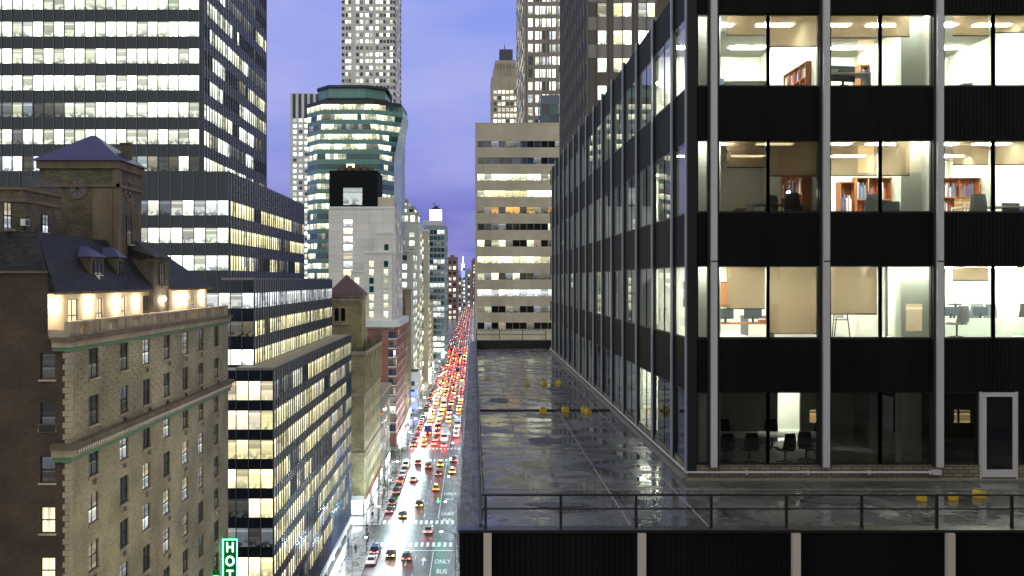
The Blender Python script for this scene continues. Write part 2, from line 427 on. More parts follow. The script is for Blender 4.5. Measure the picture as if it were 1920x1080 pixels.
CARCOL = {'black': (0.012, 0.012, 0.014), 'dark grey': (0.05, 0.052, 0.058), 'silver': (0.42, 0.43, 0.45), 'white': (0.75, 0.75, 0.74), 'yellow': (0.75, 0.42, 0.02), 'dark red': (0.22, 0.015, 0.015), 'dark blue': (0.02, 0.035, 0.12)}
for k, c in CARCOL.items(): mat('car_' + k, c, 0.22, 0.25 if k in ('silver', 'dark grey') else 0.0)
mat('pole_grey', (0.12, 0.12, 0.13), 0.5, 0.5)
mat('bark', (0.08, 0.065, 0.05), 0.9)
mat('leaf_dark', (0.04, 0.055, 0.03), 0.7)
mat('yellow_block', (0.62, 0.42, 0.02), 0.7)
mat('street_paint', (0.8, 0.8, 0.78), 0.6)
lit_mat('lit_amber', (1.0, 0.62, 0.22), (1.0, 0.75, 0.35), 2.0, 4.0, 0.2, 0.5)
mat('far_red', (0.6, 0.02, 0.02), 0.3, 0, (1.0, 0.10, 0.04), 4.0)
mat('far_amber', (0.6, 0.3, 0.02), 0.3, 0, (1.0, 0.4, 0.1), 6.0)
mat('far_white', (1, 1, 1), 0.3, 0, (1.0, 0.9, 0.75), 5.0)
mat('kerb_stone', (0.3, 0.3, 0.3), 0.6)
mat('skin_dark_coat', (0.03, 0.03, 0.035), 0.8)
mat('skin', (0.45, 0.28, 0.2), 0.6)
brick_mat('behind_brick', (0.10, 0.06, 0.045), (0.075, 0.045, 0.035), (0.06, 0.05, 0.04), 0.26, 0.09, 0.9, 0.3)

def wet_mat(name, a, b, r_lo, r_hi, sx, sy, bump, joints=None):
    m, t, bs = mat(name, a, 0.3)
    g = N(t, 'ShaderNodeNewGeometry')
    mpn = N(t, 'ShaderNodeMapping'); mpn.inputs['Scale'].default_value = (sx, sy, 1); t.links.new(g.outputs['Position'], mpn.inputs[0])
    n = N(t, 'ShaderNodeTexNoise'); n.inputs['Scale'].default_value = 1; n.inputs['Detail'].default_value = 7; n.inputs['Roughness'].default_value = 0.6; n.inputs['Distortion'].default_value = 0.4
    t.links.new(mpn.outputs[0], n.inputs['Vector'])
    rp = N(t, 'ShaderNodeMapRange'); rp.inputs[1].default_value = 0.44; rp.inputs[2].default_value = 0.56; rp.inputs[3].default_value = r_lo; rp.inputs[4].default_value = r_hi
    t.links.new(n.outputs[0], rp.inputs[0]); t.links.new(rp.outputs[0], bs.inputs['Roughness'])
    n2 = N(t, 'ShaderNodeTexNoise'); n2.inputs['Scale'].default_value = 0.35; n2.inputs['Detail'].default_value = 8; t.links.new(g.outputs['Position'], n2.inputs['Vector'])
    r2 = N(t, 'ShaderNodeMapRange'); r2.inputs[1].default_value = 0.35; r2.inputs[2].default_value = 0.65; t.links.new(n2.outputs[0], r2.inputs[0])
    mc = N(t, 'ShaderNodeMix', data_type='RGBA'); t.links.new(r2.outputs[0], mc.inputs[0]); mc.inputs[6].default_value = (*a, 1); mc.inputs[7].default_value = (*b, 1)
    out = mc.outputs[2]
    if joints:
        br = N(t, 'ShaderNodeTexBrick', offset=0.35); t.links.new(g.outputs['Position'], br.inputs['Vector'])
        br.inputs['Scale'].default_value = 1; br.inputs['Brick Width'].default_value = joints[0]; br.inputs['Row Height'].default_value = joints[1]; br.inputs['Mortar Size'].default_value = joints[2]
        br.inputs['Color1'].default_value = (1, 1, 1, 1); br.inputs['Color2'].default_value = (0.85, 0.85, 0.85, 1); br.inputs['Mortar'].default_value = (joints[3],) * 3 + (1,)
        mm = N(t, 'ShaderNodeMix', data_type='RGBA', blend_type='MULTIPLY'); mm.inputs[0].default_value = 1; t.links.new(out, mm.inputs[6]); t.links.new(br.outputs[0], mm.inputs[7])
        out = mm.outputs[2]
    t.links.new(out, bs.inputs['Base Color'])
    n3 = N(t, 'ShaderNodeTexNoise'); n3.inputs['Scale'].default_value = 3.0; n3.inputs['Detail'].default_value = 4
    m3 = N(t, 'ShaderNodeMapping'); m3.inputs['Scale'].default_value = (0.5, 2.0, 1); t.links.new(g.outputs['Position'], m3.inputs[0]); t.links.new(m3.outputs[0], n3.inputs['Vector'])
    bp = N(t, 'ShaderNodeBump'); bp.inputs['Distance'].default_value = 0.02
    # standing water is flat, damp felt is not
    st = N(t, 'ShaderNodeMapRange'); st.inputs[1].default_value = 0.44; st.inputs[2].default_value = 0.56; st.inputs[3].default_value = bump * 0.15; st.inputs[4].default_value = bump
    t.links.new(n.outputs[0], st.inputs[0]); t.links.new(st.outputs[0], bp.inputs['Strength'])
    t.links.new(n3.outputs[0], bp.inputs['Height']); t.links.new(bp.outputs[0], bs.inputs['Normal'])
    bs.inputs['Specular IOR Level'].default_value = 0.6
wet_mat('wet_deck', (0.05, 0.05, 0.05), (0.15, 0.148, 0.14), 0.06, 0.40, 0.8, 1.0, 0.4, (2.4, 9.0, 0.05, 0.45))
wet_mat('wet_asphalt', (0.028, 0.027, 0.03), (0.055, 0.053, 0.056), 0.30, 0.42, 1.2, 0.3, 0.15)
wet_mat('wet_pavement', (0.14, 0.14, 0.14), (0.24, 0.24, 0.235), 0.18, 0.45, 0.4, 0.3, 0.4, (1.5, 1.5, 0.03, 0.6))
wet_mat('wet_ledge', (0.07, 0.068, 0.062), (0.13, 0.125, 0.115), 0.40, 0.62, 5.0, 1.6, 0.3, (8.0, 3.3, 0.04, 0.4))

# ------------------------------------------------------------------ facades and windows
UVO = [0]
def facade(mb, wins, O, U, W_, z0, z1, cols, rows, dep, choose, m=0):
    """a wall in the plane through O along U (outside on the right of U x Z), with real openings; records a pane for each opening"""
    ux, uy = U; nx, ny = uy, -ux
    def P(u, z, d=0.0): return (O[0] + ux * u - nx * d, O[1] + uy * u - ny * d, z)
    cols = [c for c in cols if c[0] >= 0 and c[1] <= W_]
    rows = sorted([r for r in rows if r[0] >= z0 and r[1] <= z1])
    UVO[0] += 211
    z = z0
    def quad(ua, ub, za, zb):
        if ub - ua > 1e-5 and zb - za > 1e-5:
            mb.face([P(ua, za), P(ub, za), P(ub, zb), P(ua, zb)], m)
    for j, (ra, rb) in enumerate(rows):
        quad(0, W_, z, ra)
        u = 0
        for i, (ca, cb) in enumerate(cols):
            k = choose(i, j, len(cols), len(rows))
            if k is None: continue
            quad(u, ca, ra, rb)
            mb.face([P(ca, ra), P(ca, rb), P(ca, rb, dep), P(ca, ra, dep)], m)
            mb.face([P(cb, rb), P(cb, ra), P(cb, ra, dep), P(cb, rb, dep)], m)
            mb.face([P(ca, ra), P(ca, ra, dep), P(cb, ra, dep), P(cb, ra)], m)
            mb.face([P(ca, rb), P(cb, rb), P(cb, rb, dep), P(ca, rb, dep)], m)
            wins.append(([P(ca, ra, dep), P(cb, ra, dep), P(cb, rb, dep), P(ca, rb, dep)], k, (UVO[0] + i, 7 + j), (nx, ny)))
            u = cb
        quad(u, W_, ra, rb)
        z = rb
    quad(0, W_, z, z1)

def seen(w):
    pts, k, ij, n = w
    c = [sum(p[a] for p in pts) / 4 for a in range(3)]
    if c[1] < 5: return 0
    if n[0] * -c[0] + n[1] * -c[1] <= 0: return 0
    q = [(888 + 1800 * p[0] / p[1], 525 - 1800 * (p[2] - CZ) / p[1]) for p in pts]
    xs = [a for a, b in q]; ys = [b for a, b in q]
    if max(xs) < 0 or min(xs) > 1920 or max(ys) < 0 or min(ys) > 1080: return 0
    return (max(xs) - min(xs)) * (max(ys) - min(ys))
def panes(root, wins, cap=100, name='window', rest=True, hid=None):
    w = []
    for q in wins:
        s = seen(q)
        if hid and s > 0 and hid(q[0]): s = 0
        w.append((s, q))
    w.sort(key=lambda a: -a[0])
    n_all = len(w)
    one = [q for s, q in w if s > 0][:cap]
    other = [q for s, q in w[len(one):]] if True else []
    for pts, k, (i, j), n in one:
        mb = MB(); mb.face(pts, 0, [(i, j), (i + .999, j), (i + .999, j + .999), (i, j + .999)])
        mb.build(name, k, root)
    if other:
        mb = MB(); keys = sorted(set(q[1] for q in other))
        for pts, k, (i, j), n in other:
            mb.face(pts, keys.index(k), [(i, j), (i + .999, j), (i + .999, j + .999), (i, j + .999)])
        o = mb.build(name, keys, root)
        if o: o['kind'] = 'stuff'
def rng(W_, mod, w, off=None):
    n = int((W_ + 1e-6) / mod)
    o = (W_ - n * mod) / 2 if off is None else off
    return [(o + i * mod + (mod - w) / 2, o + i * mod + (mod + w) / 2) for i in range(n) if o + i * mod + (mod + w) / 2 <= W_]
def rws(zfirst, period, h, z0, z1, down=False):
    r = []
    z = zfirst
    while z > z0: z -= period
    while z + h < z1:
        if z > z0: r.append((z, z + h))
        z += period
    return r
def chooser(weights, runs=True, seed=0, rowstyle=None):
    """pick lit / dark per pane in runs along a floor, as offices are lit"""
    rr = random.Random(seed)
    keys = list(weights); ws = [weights[k] for k in keys]
    state = {}
    def f(i, j, nc, nr):
        rk = (j,)
        if rowstyle and (nr - 1 - j) in rowstyle: 
            d = rowstyle[nr - 1 - j]
            if isinstance(d, str): return d
            kk = list(d); return rr.choices(kk, [d[q] for q in kk])[0]
        if i == 0 or rk not in state or rr.random() < (0.28 if runs else 1.0):
            state[rk] = rr.choices(keys, ws)[0]
        return state[rk]
    return f
def frontback(mb, x0, x1, y0, y1, z0, z1, skip='', m=0, roofm=None):
    """plain faces of a block for the sides that carry no openings; f front, l -x, r +x, b back, t top"""
    if 'f' not in skip: mb.face([(x0, y0, z0), (x1, y0, z0), (x1, y0, z1), (x0, y0, z1)], m)
    if 'b' not in skip: mb.face([(x1, y1, z0), (x0, y1, z0), (x0, y1, z1), (x1, y1, z1)], m)
    if 'l' not in skip: mb.face([(x0, y1, z0), (x0, y0, z0), (x0, y0, z1), (x0, y1, z1)], m)
    if 'r' not in skip: mb.face([(x1, y0, z0), (x1, y1, z0), (x1, y1, z1), (x1, y0, z1)], m)
    if 't' not in skip: mb.face([(x0, y0, z1), (x1, y0, z1), (x1, y1, z1), (x0, y1, z1)], m if roofm is None else roofm)

def block(mb, wins, x0, x1, y0, y1, z0, z1, mod, w, rows, dep, ch, side='r', m=0, roofm=1, smod=None, sw=None, chs=None, foff=None, margin=0.0, sm=None):
    """a block with openings in the front (towards the viewpoint) and in the avenue side"""
    frontback(mb, x0, x1, y0, y1, z0, z1, 'f' + side, m, roofm)
    cs = [(a + margin, b + margin) for a, b in rng(x1 - x0 - 2 * margin, mod, w, foff)]
    facade(mb, wins, (x0, y0), (1, 0), x1 - x0, z0, z1, cs, rows, dep, ch, m)
    smod = smod or mod; sw = sw or w; chs = chs or ch
    cs = rng(y1 - y0, smod, sw)
    if side == 'r': facade(mb, wins, (x1, y0), (0, 1), y1 - y0, z0, z1, cs, rows, min(dep, .05), chs, m if sm is None else sm)
    else: facade(mb, wins, (x0, y1), (0, -1), y1 - y0, z0, z1, cs, rows, min(dep, .05), chs, m)

exec_later = []
# ------------------------------------------------------------------ ground, avenue, pavements
SIDE = [(-96, -80), (0, 18), (99.5, 116.5), (199, 211), (290.5, 304.5), (386, 399), (480, 493), (574, 587), (668, 681), (762, 775), (856, 869), (950, 963), (1044, 1057)]
mb = MB(); mb.face([(-3000, -400, -0.02), (3000, -400, -0.02), (3000, 7000, -0.02), (-3000, 7000, -0.02)])
tag(mb.build('ground', 'roof_tar'), kind='structure')
mb = MB(); mb.face([(-20.6, -200, 0), (-3.8, -200, 0), (-3.8, 4200, 0), (-20.6, 4200, 0)])
for a, b in SIDE:
    mb.face([(-20.6, a, 0), (-20.6, b, 0), (-140, b, 0), (-140, a, 0)]); mb.face([(-3.8, b, 0), (-3.8, a, 0), (90, a, 0), (90, b, 0)])
tag(mb.build('road', 'wet_asphalt'), kind='structure')
pv, kb = MB(), MB()
ya = -200
for a, b in SIDE + [(4200, 4201)]:
    for x0, x1 in ((-26.5, -20.6), (-3.8, 1.2)):
        kx = -20.6 if x0 < -20 else -3.8
        s = 1 if x0 < -20 else -1
        if x0 < -20:
            pv.box(x0 - 60, ya, -0.3, kx - 0.16, a, 0.14); kb.box(kx - 0.16, ya, -0.3, kx, a, 0.15)
        else:
            pv.box(kx + 0.16, ya, -0.3, 80, a, 0.14); kb.box(kx, ya, -0.3, kx + 0.16, a, 0.15)
    ya = b
tag(pv.build('pavement', 'wet_pavement'), kind='structure')
tag(kb.build('kerb', 'kerb_stone'), kind='structure')

mk = MB()
def flat(x0, y0, x1, y1, z=0.006): mk.face([(x0, y0, z), (x1, y0, z), (x1, y1, z), (x0, y1, z)])
for k, (a, b) in enumerate(SIDE):
    if a < 150: continue
    for yy in ((a - 4.6, a - 1.4), (b + 1.4, b + 4.6)):
        x = -20.2
        while x < -4.4:
            flat(x, yy[0], x + 0.62, yy[1]); x += 1.17
    flat(-20.4, a - 7.6, -4.0, a - 7.1)
    y0 = SIDE[k - 1][1] + 6; y1 = a - 7.6
    flat(-8.08, y0, -7.92, y1)
    for lx in (-11.3, -14.55, -17.7):
        y = y0 + 2
        while y < y1 - 3:
            flat(lx - 0.06, y, lx + 0.06, y + 3.0); y += 12.2
def arrow(x, y):
    z = 0.006
    mk.face([(x - .12, y, z), (x + .12, y, z), (x + .12, y + 3.2, z), (x - .12, y + 3.2, z)])
    mk.face([(x - .62, y + 3.2, z), (x + .62, y + 3.2, z), (x, y + 5.6, z)])
arrow(-12.95, 181.5); arrow(-9.65, 181.5)
tag(mk.build('road_markings', 'street_paint'), kind='structure')
def text_mesh(s, name, m_, size, loc, rot, sx=1, sy=1, ext=0.0, parent=None):
    cu = bpy.data.curves.new(name, 'FONT'); cu.body = s; cu.size = size; cu.align_x = 'CENTER'; cu.align_y = 'CENTER'; cu.extrude = ext
    cu.offset = 0.012 * size
    o = bpy.data.objects.new(name, cu); COL.objects.link(o)
    bpy.context.view_layer.update()
    me = bpy.data.meshes.new_from_object(o.evaluated_get(bpy.context.evaluated_depsgraph_get()))
    bpy.data.objects.remove(o)
    me.transform(Matrix.Diagonal((sx, sy, 1, 1)))
    me.materials.clear(); me.materials.append(M[m_])
    n = bpy.data.objects.new(name, me); COL.objects.link(n)
    n.rotation_euler = rot
    if parent is not None:
        n.parent = parent; n.location = Vector(loc) - wloc(parent)
    else: n.location = loc
    return n
for y in (184.0, 221.5, 242.5):
    for s, dy in (('ONLY', 0), ('BUS', -6.2 if y < 200 else -5.6)):
        o = text_mesh(s, 'road_lettering', 'street_paint', 1.25, (-5.95, y + dy, 0.007), (0, 0, 0), 0.92, 3.0)
        tag(o, kind='structure')

# ------------------------------------------------------------------ A: black office tower, near right
FY, SX = 28.3, 6.34          # front plane, avenue-side plane
ZR = [59.695, 55.975, 52.255, 48.535]      # window sills, top storey first
WH = 2.17
ROOF = 63.0
FARY = 79.5
XR = 34.0
A = empty('office_tower', (20, 50, 48.1), 'black ribbed office tower with lit rooms and pale mullions, rising from the wet terrace', 'office building')
sp = MB()
# spandrel bands: front and side, butted at the corner
bands = [(ZR[0] + WH, ROOF), (ZR[1] + WH, ZR[0]), (ZR[2] + WH, ZR[1]), (ZR[3] + WH, ZR[2])]
for a, b in bands:
    mb = MB()
    mb.box(SX, FY, a, XR, FY + 0.25, b); mb.box(SX, FY + 0.25, a, SX + 0.25, FARY, b)
    mb.build('spandrel', 'black_rib', A)
mb = MB(); mb.box(SX, FY, 48.1, XR, FY + 0.25, ZR[3]); mb.box(SX, FY + 0.25, 48.1, SX + 0.25, FARY, ZR[3]); mb.build('brick_base', 'base_brick', A)
mb = MB(); mb.box(SX + 0.25, FY + 0.25, ROOF - 0.4, XR, FARY, ROOF - 0.1); mb.build('roof', 'roof_tar', A)
mb = MB(); mb.box(SX + .25, FARY - .3, 48.1, XR, FARY, ROOF); mb.box(XR - .3, FY + .25, 48.1, XR, FARY - .3, ROOF); mb.build('rear_wall', 'black_rib', A)
# front mullions
FM = [7.06, 10.36, 13.70, 17.04, 20.38, 23.72]
for x in FM:
    mb = MB(); mb.box(x - 0.088, FY - 0.16, ZR[3] - 0.03, x + 0.088, FY - 0.04, ROOF + 0.1, 0)
    mb.box(x - 0.165, FY - 0.04, ZR[3] - 0.03, x + 0.165, FY + 0.12, ROOF + 0.1, 1)
    mb.box(x - 0.093, FY - 0.165, 54.53, x + 0.093, FY - 0.155, 54.57, 1)
    mb.build('mullion', ['silver_metal', 'fin_dark'], A)
mb = MB(); mb.box(SX - 0.05, FY - 0.06, 48.3, SX + 0.22, FY + 0.2, ROOF + 0.1, 1); mb.box(SX - 0.09, FY + 0.0, 48.3, SX - 0.05, FY + 0.13, ROOF + 0.1, 0)
mb.build('corner_post', ['fin_edge', 'fin_dark'], A)
# side mullions
SY = [30.35 + 3.32 * i for i in range(15)]
for y in SY:
    mb = MB(); mb.box(SX - 0.10, y - 0.06, 48.42, SX + 0.03, y + 0.06, ROOF + 0.12, 1)
    mb.box(SX - 0.10, y - 0.068, 48.42, SX - 0.062, y - 0.06, ROOF + 0.12, 0)
    mb.box(SX - 0.112, y - 0.068, 48.42, SX - 0.10, y + 0.06, ROOF + 0.12, 0)
    mb.build('mullion', ['fin_edge', 'fin_dark'], A)
# thin glazing bars + panes
fr, wins = MB(), []
def gpane(a, b, z0, z1, side):
    if side:   # on avenue side from y=a to y=b
        g = [(SX + .02, b, z0), (SX + .02, a, z0), (SX + .02, a, z1), (SX + .02, b, z1)]; n = (-1, 0)
        for yy in (a, b): fr.box(SX + .01, yy - .015, z0, SX + .05, yy + .015, z1)
        fr.box(SX + .012, a + .015, z0, SX + .06, b - .015, z0 + .05); fr.box(SX + .012, a + .015, z1 - .04, SX + .06, b - .015, z1)
    else:
        g = [(a, FY + .12, z0), (b, FY + .12, z0), (b, FY + .12, z1), (a, FY + .12, z1)]; n = (0, -1)
        for xx in (a, b): fr.box(xx - .035, FY + .05, z0, xx + .035, FY + .17, z1)
        fr.box(a + .035, FY + .06, z0, b - .035, FY + .16, z0 + .06); fr.box(a + .035, FY + .06, z1 - .04, b - .035, FY + .16, z1)
    wins.append((g, 'glass', (0, 0), n))
DOORX = (14.98, 15.98)
for r, z in enumerate(ZR):
    xs = [6.60, 6.96] + []
    gpane(6.60, 6.95, z, z + WH, 0)
    for k, x in enumerate(FM[:-1]):
        mid = (x + FM[k + 1]) / 2
        if r == 3 and k == 2:
            gpane(x + .16, DOORX[0] - .06, z, z + WH, 0); gpane(DOORX[1] + .06, FM[k + 1] - .16, z, z + WH, 0)
            continue
        gpane(x + .16, mid, z, z + WH, 0); gpane(mid, FM[k + 1] - .16, z, z + WH, 0)
    gpane(FY + .3, SY[0] - .1, z, z + WH, 1)
    for k in range(len(SY) - 1):
        mid = (SY[k] + SY[k + 1]) / 2
        gpane(SY[k] + .1, mid, z, z + WH, 1); gpane(mid, SY[k + 1] - .1, z, z + WH, 1)
fr.build('window_frame', 'dark_frame', A)
panes(A, wins, 100)
# floor plates with ceilings
for r, z in enumerate(ZR):
    zf = z - 0.12 if r < 3 else 48.15
    mb = MB(); zt = ZR[r - 1] - 0.12 - 0.1 if r else ROOF - 0.45
    mb.box(SX + 0.26, FY + 0.26, z + WH + 0.12, XR - .31, FARY - .31, zt)
    mb.build('floor_slab', 'room_white', A)
mb = MB(); mb.box(SX + 0.26, FY + 0.26, 48.1, XR - .31, FARY - .31, 48.2); mb.build('floor_slab', 'carpet', A)

def room(x0, x1, y0, y1, r, wall='room_white', floor='carpet', walls='blr', lamp='ceiling_lamp', lamps=(2, 2), lsz=(1.1, .25)):
    """partitions and ceiling lamps of one room, standing between two floor plates"""
    zf = (ZR[r] - 0.12) if r < 3 else 48.2
    zc = ZR[r] + WH + 0.12
    e = 0.004
    mb = MB()
    if 'b' in walls: mb.box(x0, y1 - .08, zf + e, x1, y1, zc - e)
    if 'l' in walls: mb.box(x0, y0, zf + e, x0 + .08, y1 - .082, zc - e)
    if 'r' in walls: mb.box(x1 - .08, y0, zf + e, x1, y1 - .082, zc - e)
    if 'f' in walls: mb.box(x0 + .082, y0, zf + e, x1 - .082, y0 + .08, zc - e)
    mb.build('partition', wall, A)
    mb = MB(); mb.box(x0 + .1, y0 + .1, zf - 0.002, x1 - .1, y1 - .1, zf + 0.006); mb.build('room_floor', floor, A)
    if lamp:
        mb = MB()
        nx, ny = lamps
        for i in range(nx):
            for j in range(ny):
                cx = x0 + (x1 - x0) * (i + .5) / nx; cy = y0 + (y1 - y0) * (j + .5) / ny
                mb.box(cx - lsz[0] / 2, cy - lsz[1] / 2, zc - .04, cx + lsz[0] / 2, cy + lsz[1] / 2, zc - .005)
        mb.build('ceiling_light', lamp, A)
# structural columns behind the glass
for r in range(4):
    zf = (ZR[r] - 0.11) if r < 3 else 48.21
    zc = ZR[r] + WH + 0.115
    for x0, x1 in ((6.62, 7.50), (12.98, 14.22), (19.8, 21.0)):
        mb = MB(); mb.box(x0, FY + .85, zf, x1, FY + 1.25, zc); mb.build('column', 'column_paint', A)
        if r < 3: mb = MB(); mb.box(max(x0 - .3, 6.7), FY + .42, zc - .05, x1 + .3, FY + .5, zc - .01); mb.build('column_fill_strip', 'column_fill_glow', A)  # added glowing strip at the ceiling, brightens the column faces
    for k in range(2, 15, 2):
        mb = MB(); mb.box(SX + 1.3, SY[k] - .3, zf, SX + 1.8, SY[k] + .3, zc); mb.build('column', 'column_paint', A)
# front rooms
G0 = FY + .25
room(6.62, 10.33, G0, 34.4, 0, walls='br'); room(10.37, 13.68, G0, 34.4, 0); room(13.72, 17.02, G0, 34.4, 0); room(17.06, 24, G0, 34.4, 0)
room(6.62, 10.33, G0, 34.4, 1, wall='room_grey', walls='br', lamp='ceiling_lamp_dim'); room(10.37, 13.68, G0, 34.4, 1); room(13.72, 17.02, G0, 34.4, 1); room(17.06, 24, G0, 34.4, 1)
room(6.62, 12.2, G0, 34.4, 2, walls='b', floor='desk_white'); room(12.24, 13.9, G0, 34.4, 2, walls='bl', floor='desk_white'); room(13.94, 26, G0, 42, 2, walls='bl', floor='desk_white', lamps=(5, 5))
room(6.62, 13.68, G0, 34.4, 3, wall='room_wall_unlit', walls='r', lamp=None, floor='carpet'); room(13.72, 24, G0, 34.4, 3, wall='room_wall_unlit', walls='b', lamp=None)
# dark meeting room: rear wall with an open door to a lit corridor
zc3, zf3 = ZR[3] + WH + .115, 48.205
mb = MB(); mb.box(6.62, 34.4, zf3, 10.9, 34.48, zc3); mb.box(11.7, 34.4, zf3, 13.68, 34.48, zc3); mb.box(10.9, 34.4, 50.35, 11.7, 34.48, zc3); mb.build('partition', 'room_grey', A)
room(8.5, 13.2, 34.55, 37.5, 3, walls='blr', lamps=(2, 1), floor='desk_white')
# avenue-side rooms
rr = random.Random(5)
for r in range(4):
    y = 34.5 if r < 3 else 37.6; kk = 2 if r < 3 else 3
    while kk < len(SY) - 1:
        step = rr.choice([1, 1, 2]); kk2 = min(kk + step - (1 if y < SY[2] else 0), len(SY) - 1); kk2 = max(kk2, kk if y < SY[kk] - .1 else kk + 1); w_ = SY[kk2] + .04 - y
        p = {0: .85, 1: .8, 2: .75, 3: .5}[r]
        lit = rr.random() < p
        room(SX + .045, 12.0, y + .05, min(y + w_, FARY - .4), r, wall='room_white' if lit else 'room_wall_unlit', walls='blr', lamp='ceiling_lamp' if lit else None, lamps=(2, 2 if w_ > 4 else 1))  # unlit rooms get walls darkened in colour
        y += w_; kk = kk2
# roller shades
def shade(x0, x1, r, zb):
    mb = MB(); zt = ZR[r] + WH + .03
    mb.box(x0, FY + .235, zb + .03, x1, FY + .238, zt, 0); mb.box(x0, FY + .22, zb, x1, FY + .245, zb + .03, 1)
    mb.build('roller_shade', ['shade_cloth', 'dark_frame'], A)
for r, lst in enumerate([((7.52, 8.66, 67), (8.72, 10.2, 88), (10.52, 11.99, 72), (12.05, 12.96, 70), (14.24, 15.30, 68), (15.42, 16.88, 62)),
                         ((7.52, 8.66, 315), (8.72, 10.2, 331), (10.52, 11.99, 330), (12.05, 12.96, 330), (14.24, 15.30, 310), (15.42, 16.88, 310)),
                         ((7.52, 8.66, 580), (8.72, 10.2, 626), (10.52, 11.99, 590), (14.24, 15.30, 527))]):
    for x0, x1, py in lst:
        shade(x0, x1, r, Z(py, FY + .23))
# terrace door
D = MB(); x0, x1 = DOORX; zb, zt = 48.2, ZR[3] + WH - .02
for a, b, c, d in ((x0, x0 + .11, zb, zt), (x1 - .11, x1, zb, zt), (x0 + .11, x1 - .11, zt - .12, zt), (x0 + .11, x1 - .11, zb, zb + .22)):
    D.box(a, FY - .06, c, b, FY + .02, d)
dr = D.build('door', 'silver_metal', A)
mb = MB(); mb.box(x0 + .11, FY - .03, zb + .22, x1 - .11, FY - .015, zt - .12); mb.build('pane', 'dark_pane', dr)
mb = MB(); mb.tube((x0 + .05, FY - .11, 49.0), (x0 + .05, FY - .11, 49.45), .015); mb.build('handle', 'silver_metal', dr)
mb = MB(); mb.box(x0 - .06, FY - .02, 48.13, x0, FY + .1, zt + .02); mb.box(x1, FY - .02, 48.13, x1 + .06, FY + .1, zt + .02); mb.build('door_frame', 'silver_metal', A)
# conduit along the base
mb = MB(); mb.tube((SX - .1, FY - .06, 48.34), (13.5, FY - .06, 48.34), .03); mb.tube((SX - .06, FY - .1, 48.34), (SX - .06, FARY, 48.34), .03)
for x in (8, 9.8, 11.6, 13.4): mb.box(x, FY - .1, 48.29, x + .07, FY, 48.39)
mb.box(13.5, FY - .1, 48.27, 13.75, FY - .001, 48.42)
mb.build('conduit', 'silver_metal', A)
mb = MB(); mb.box(SX - .18, FY + .1, 48.105, SX, FARY, 48.16); mb.box(SX - .1, FY - .14, 48.105, XR, FY, 48.15); mb.build('flashing', 'cream_stone_dark', A)

# ------------------------------------------------------------------ podium with the wet terrace
P = empty('podium_block', (15, 50, 0), 'black podium block with cream strips carrying the wet roof terrace', 'office building')
PX, PY, PT, DK = -0.30, 20.7, 48.62, 48.10
mb = MB(); mb.box(PX + .002, PY, 4, 45, PY + .3, PT - .06)
frontback(mb, PX, 45, PY + .3, 84, 0, DK - .3, 'tfl'); mb.build('wall', 'black_rib', P)
wl, wv = MB(), []
rowsP = rws(44.6, 3.72, 2.1, 4, 47.5)
facade(wl, wv, (PX, 84), (0, -1), 84 - PY, 0, PT - .06, rng(84 - PY, 1.66, 1.5), rowsP, .15, chooser({'lit_podium': 3, 'dark_pane': 1.4}, True, 3))
wl.build('avenue_wall', 'navy_panel', P); panes(P, wv, 0)
for k in range(12):
    x = .30 + 3.315 * k
    mb = MB(); mb.box(x - .085, PY - .12, 6, x + .085, PY, PT - .065); mb.build('mullion', 'cream_metal', P)
# coping and low upstand
mb = MB(); mb.box(PX - .03, PY - .05, PT - .06, 45, PY + .32, PT); mb.build('coping', 'black_paint', P)
mb = MB(); mb.box(PX - .03, PY + .32, DK - .3, PX + .42, 84, PT - .01); mb.build('ledge', 'wet_ledge', P)
mb = MB(); mb.box(PX + .42, PY + .32, DK - .3, PX + .50, 84, PT + .03); mb.box(PX + .5, 82.4, DK - .3, 45, 84, PT + .2); mb.build('upstand', 'black_paint', P)
mb = MB(); mb.face([(PX + .5, PY + .3, DK), (45, PY + .3, DK), (45, 82.4, DK), (PX + .5, 82.4, DK)]); mb.build('roof_deck', 'wet_deck', P)
mb = MB()
for x in (1.55, 3.75, 5.6): mb.box(x, PY + .4, DK, x + .045, 82.3, DK + .006)
for y in (27.0, 33.5, 38.2, 49, 56.5, 64, 72): mb.box(PX + .52, y, DK, 6.1 if y > 28 else 44, y + .06, DK + .009)
mb.build('deck_seam', 'cream_stone_dark', P)
mb = MB()
q9 = random.Random(3)
for (x, y, w, d) in ((2.6, 35.2, 1.1, 1.6), (4.3, 30.4, 1.4, .8), (1.2, 47, .9, 2.0), (9.8, 25.6, 1.8, .7), (15.5, 23.8, 1.2, .9), (4.6, 52, 1.2, 1.5), (2.2, 25.2, 1.5, .6)):
    n = 14; mb = MB(); mb.face([(x + w * .5 * (1 + .25 * q9.uniform(-1, 1)) * math.cos(2 * math.pi * i / n), y + d * .5 * (1 + .25 * q9.uniform(-1, 1)) * math.sin(2 * math.pi * i / n), DK + .012) for i in range(n)]); mb.build('tar_patch', 'roof_tar', P)
mb = MB(); mb.box(PX + .5, 43.2, DK, SX - .2, 43.3, DK + .07); mb.build('expansion_joint', 'black_paint', P)
mb = MB()
for (x, y) in ((3.1, 36), (3.0, 57), (10.5, 24.2)): mb.tube((x, y, DK), (x, y, DK + .03), .22, .2, 12)
mb.build('roof_drain', 'cream_stone_dark', P)
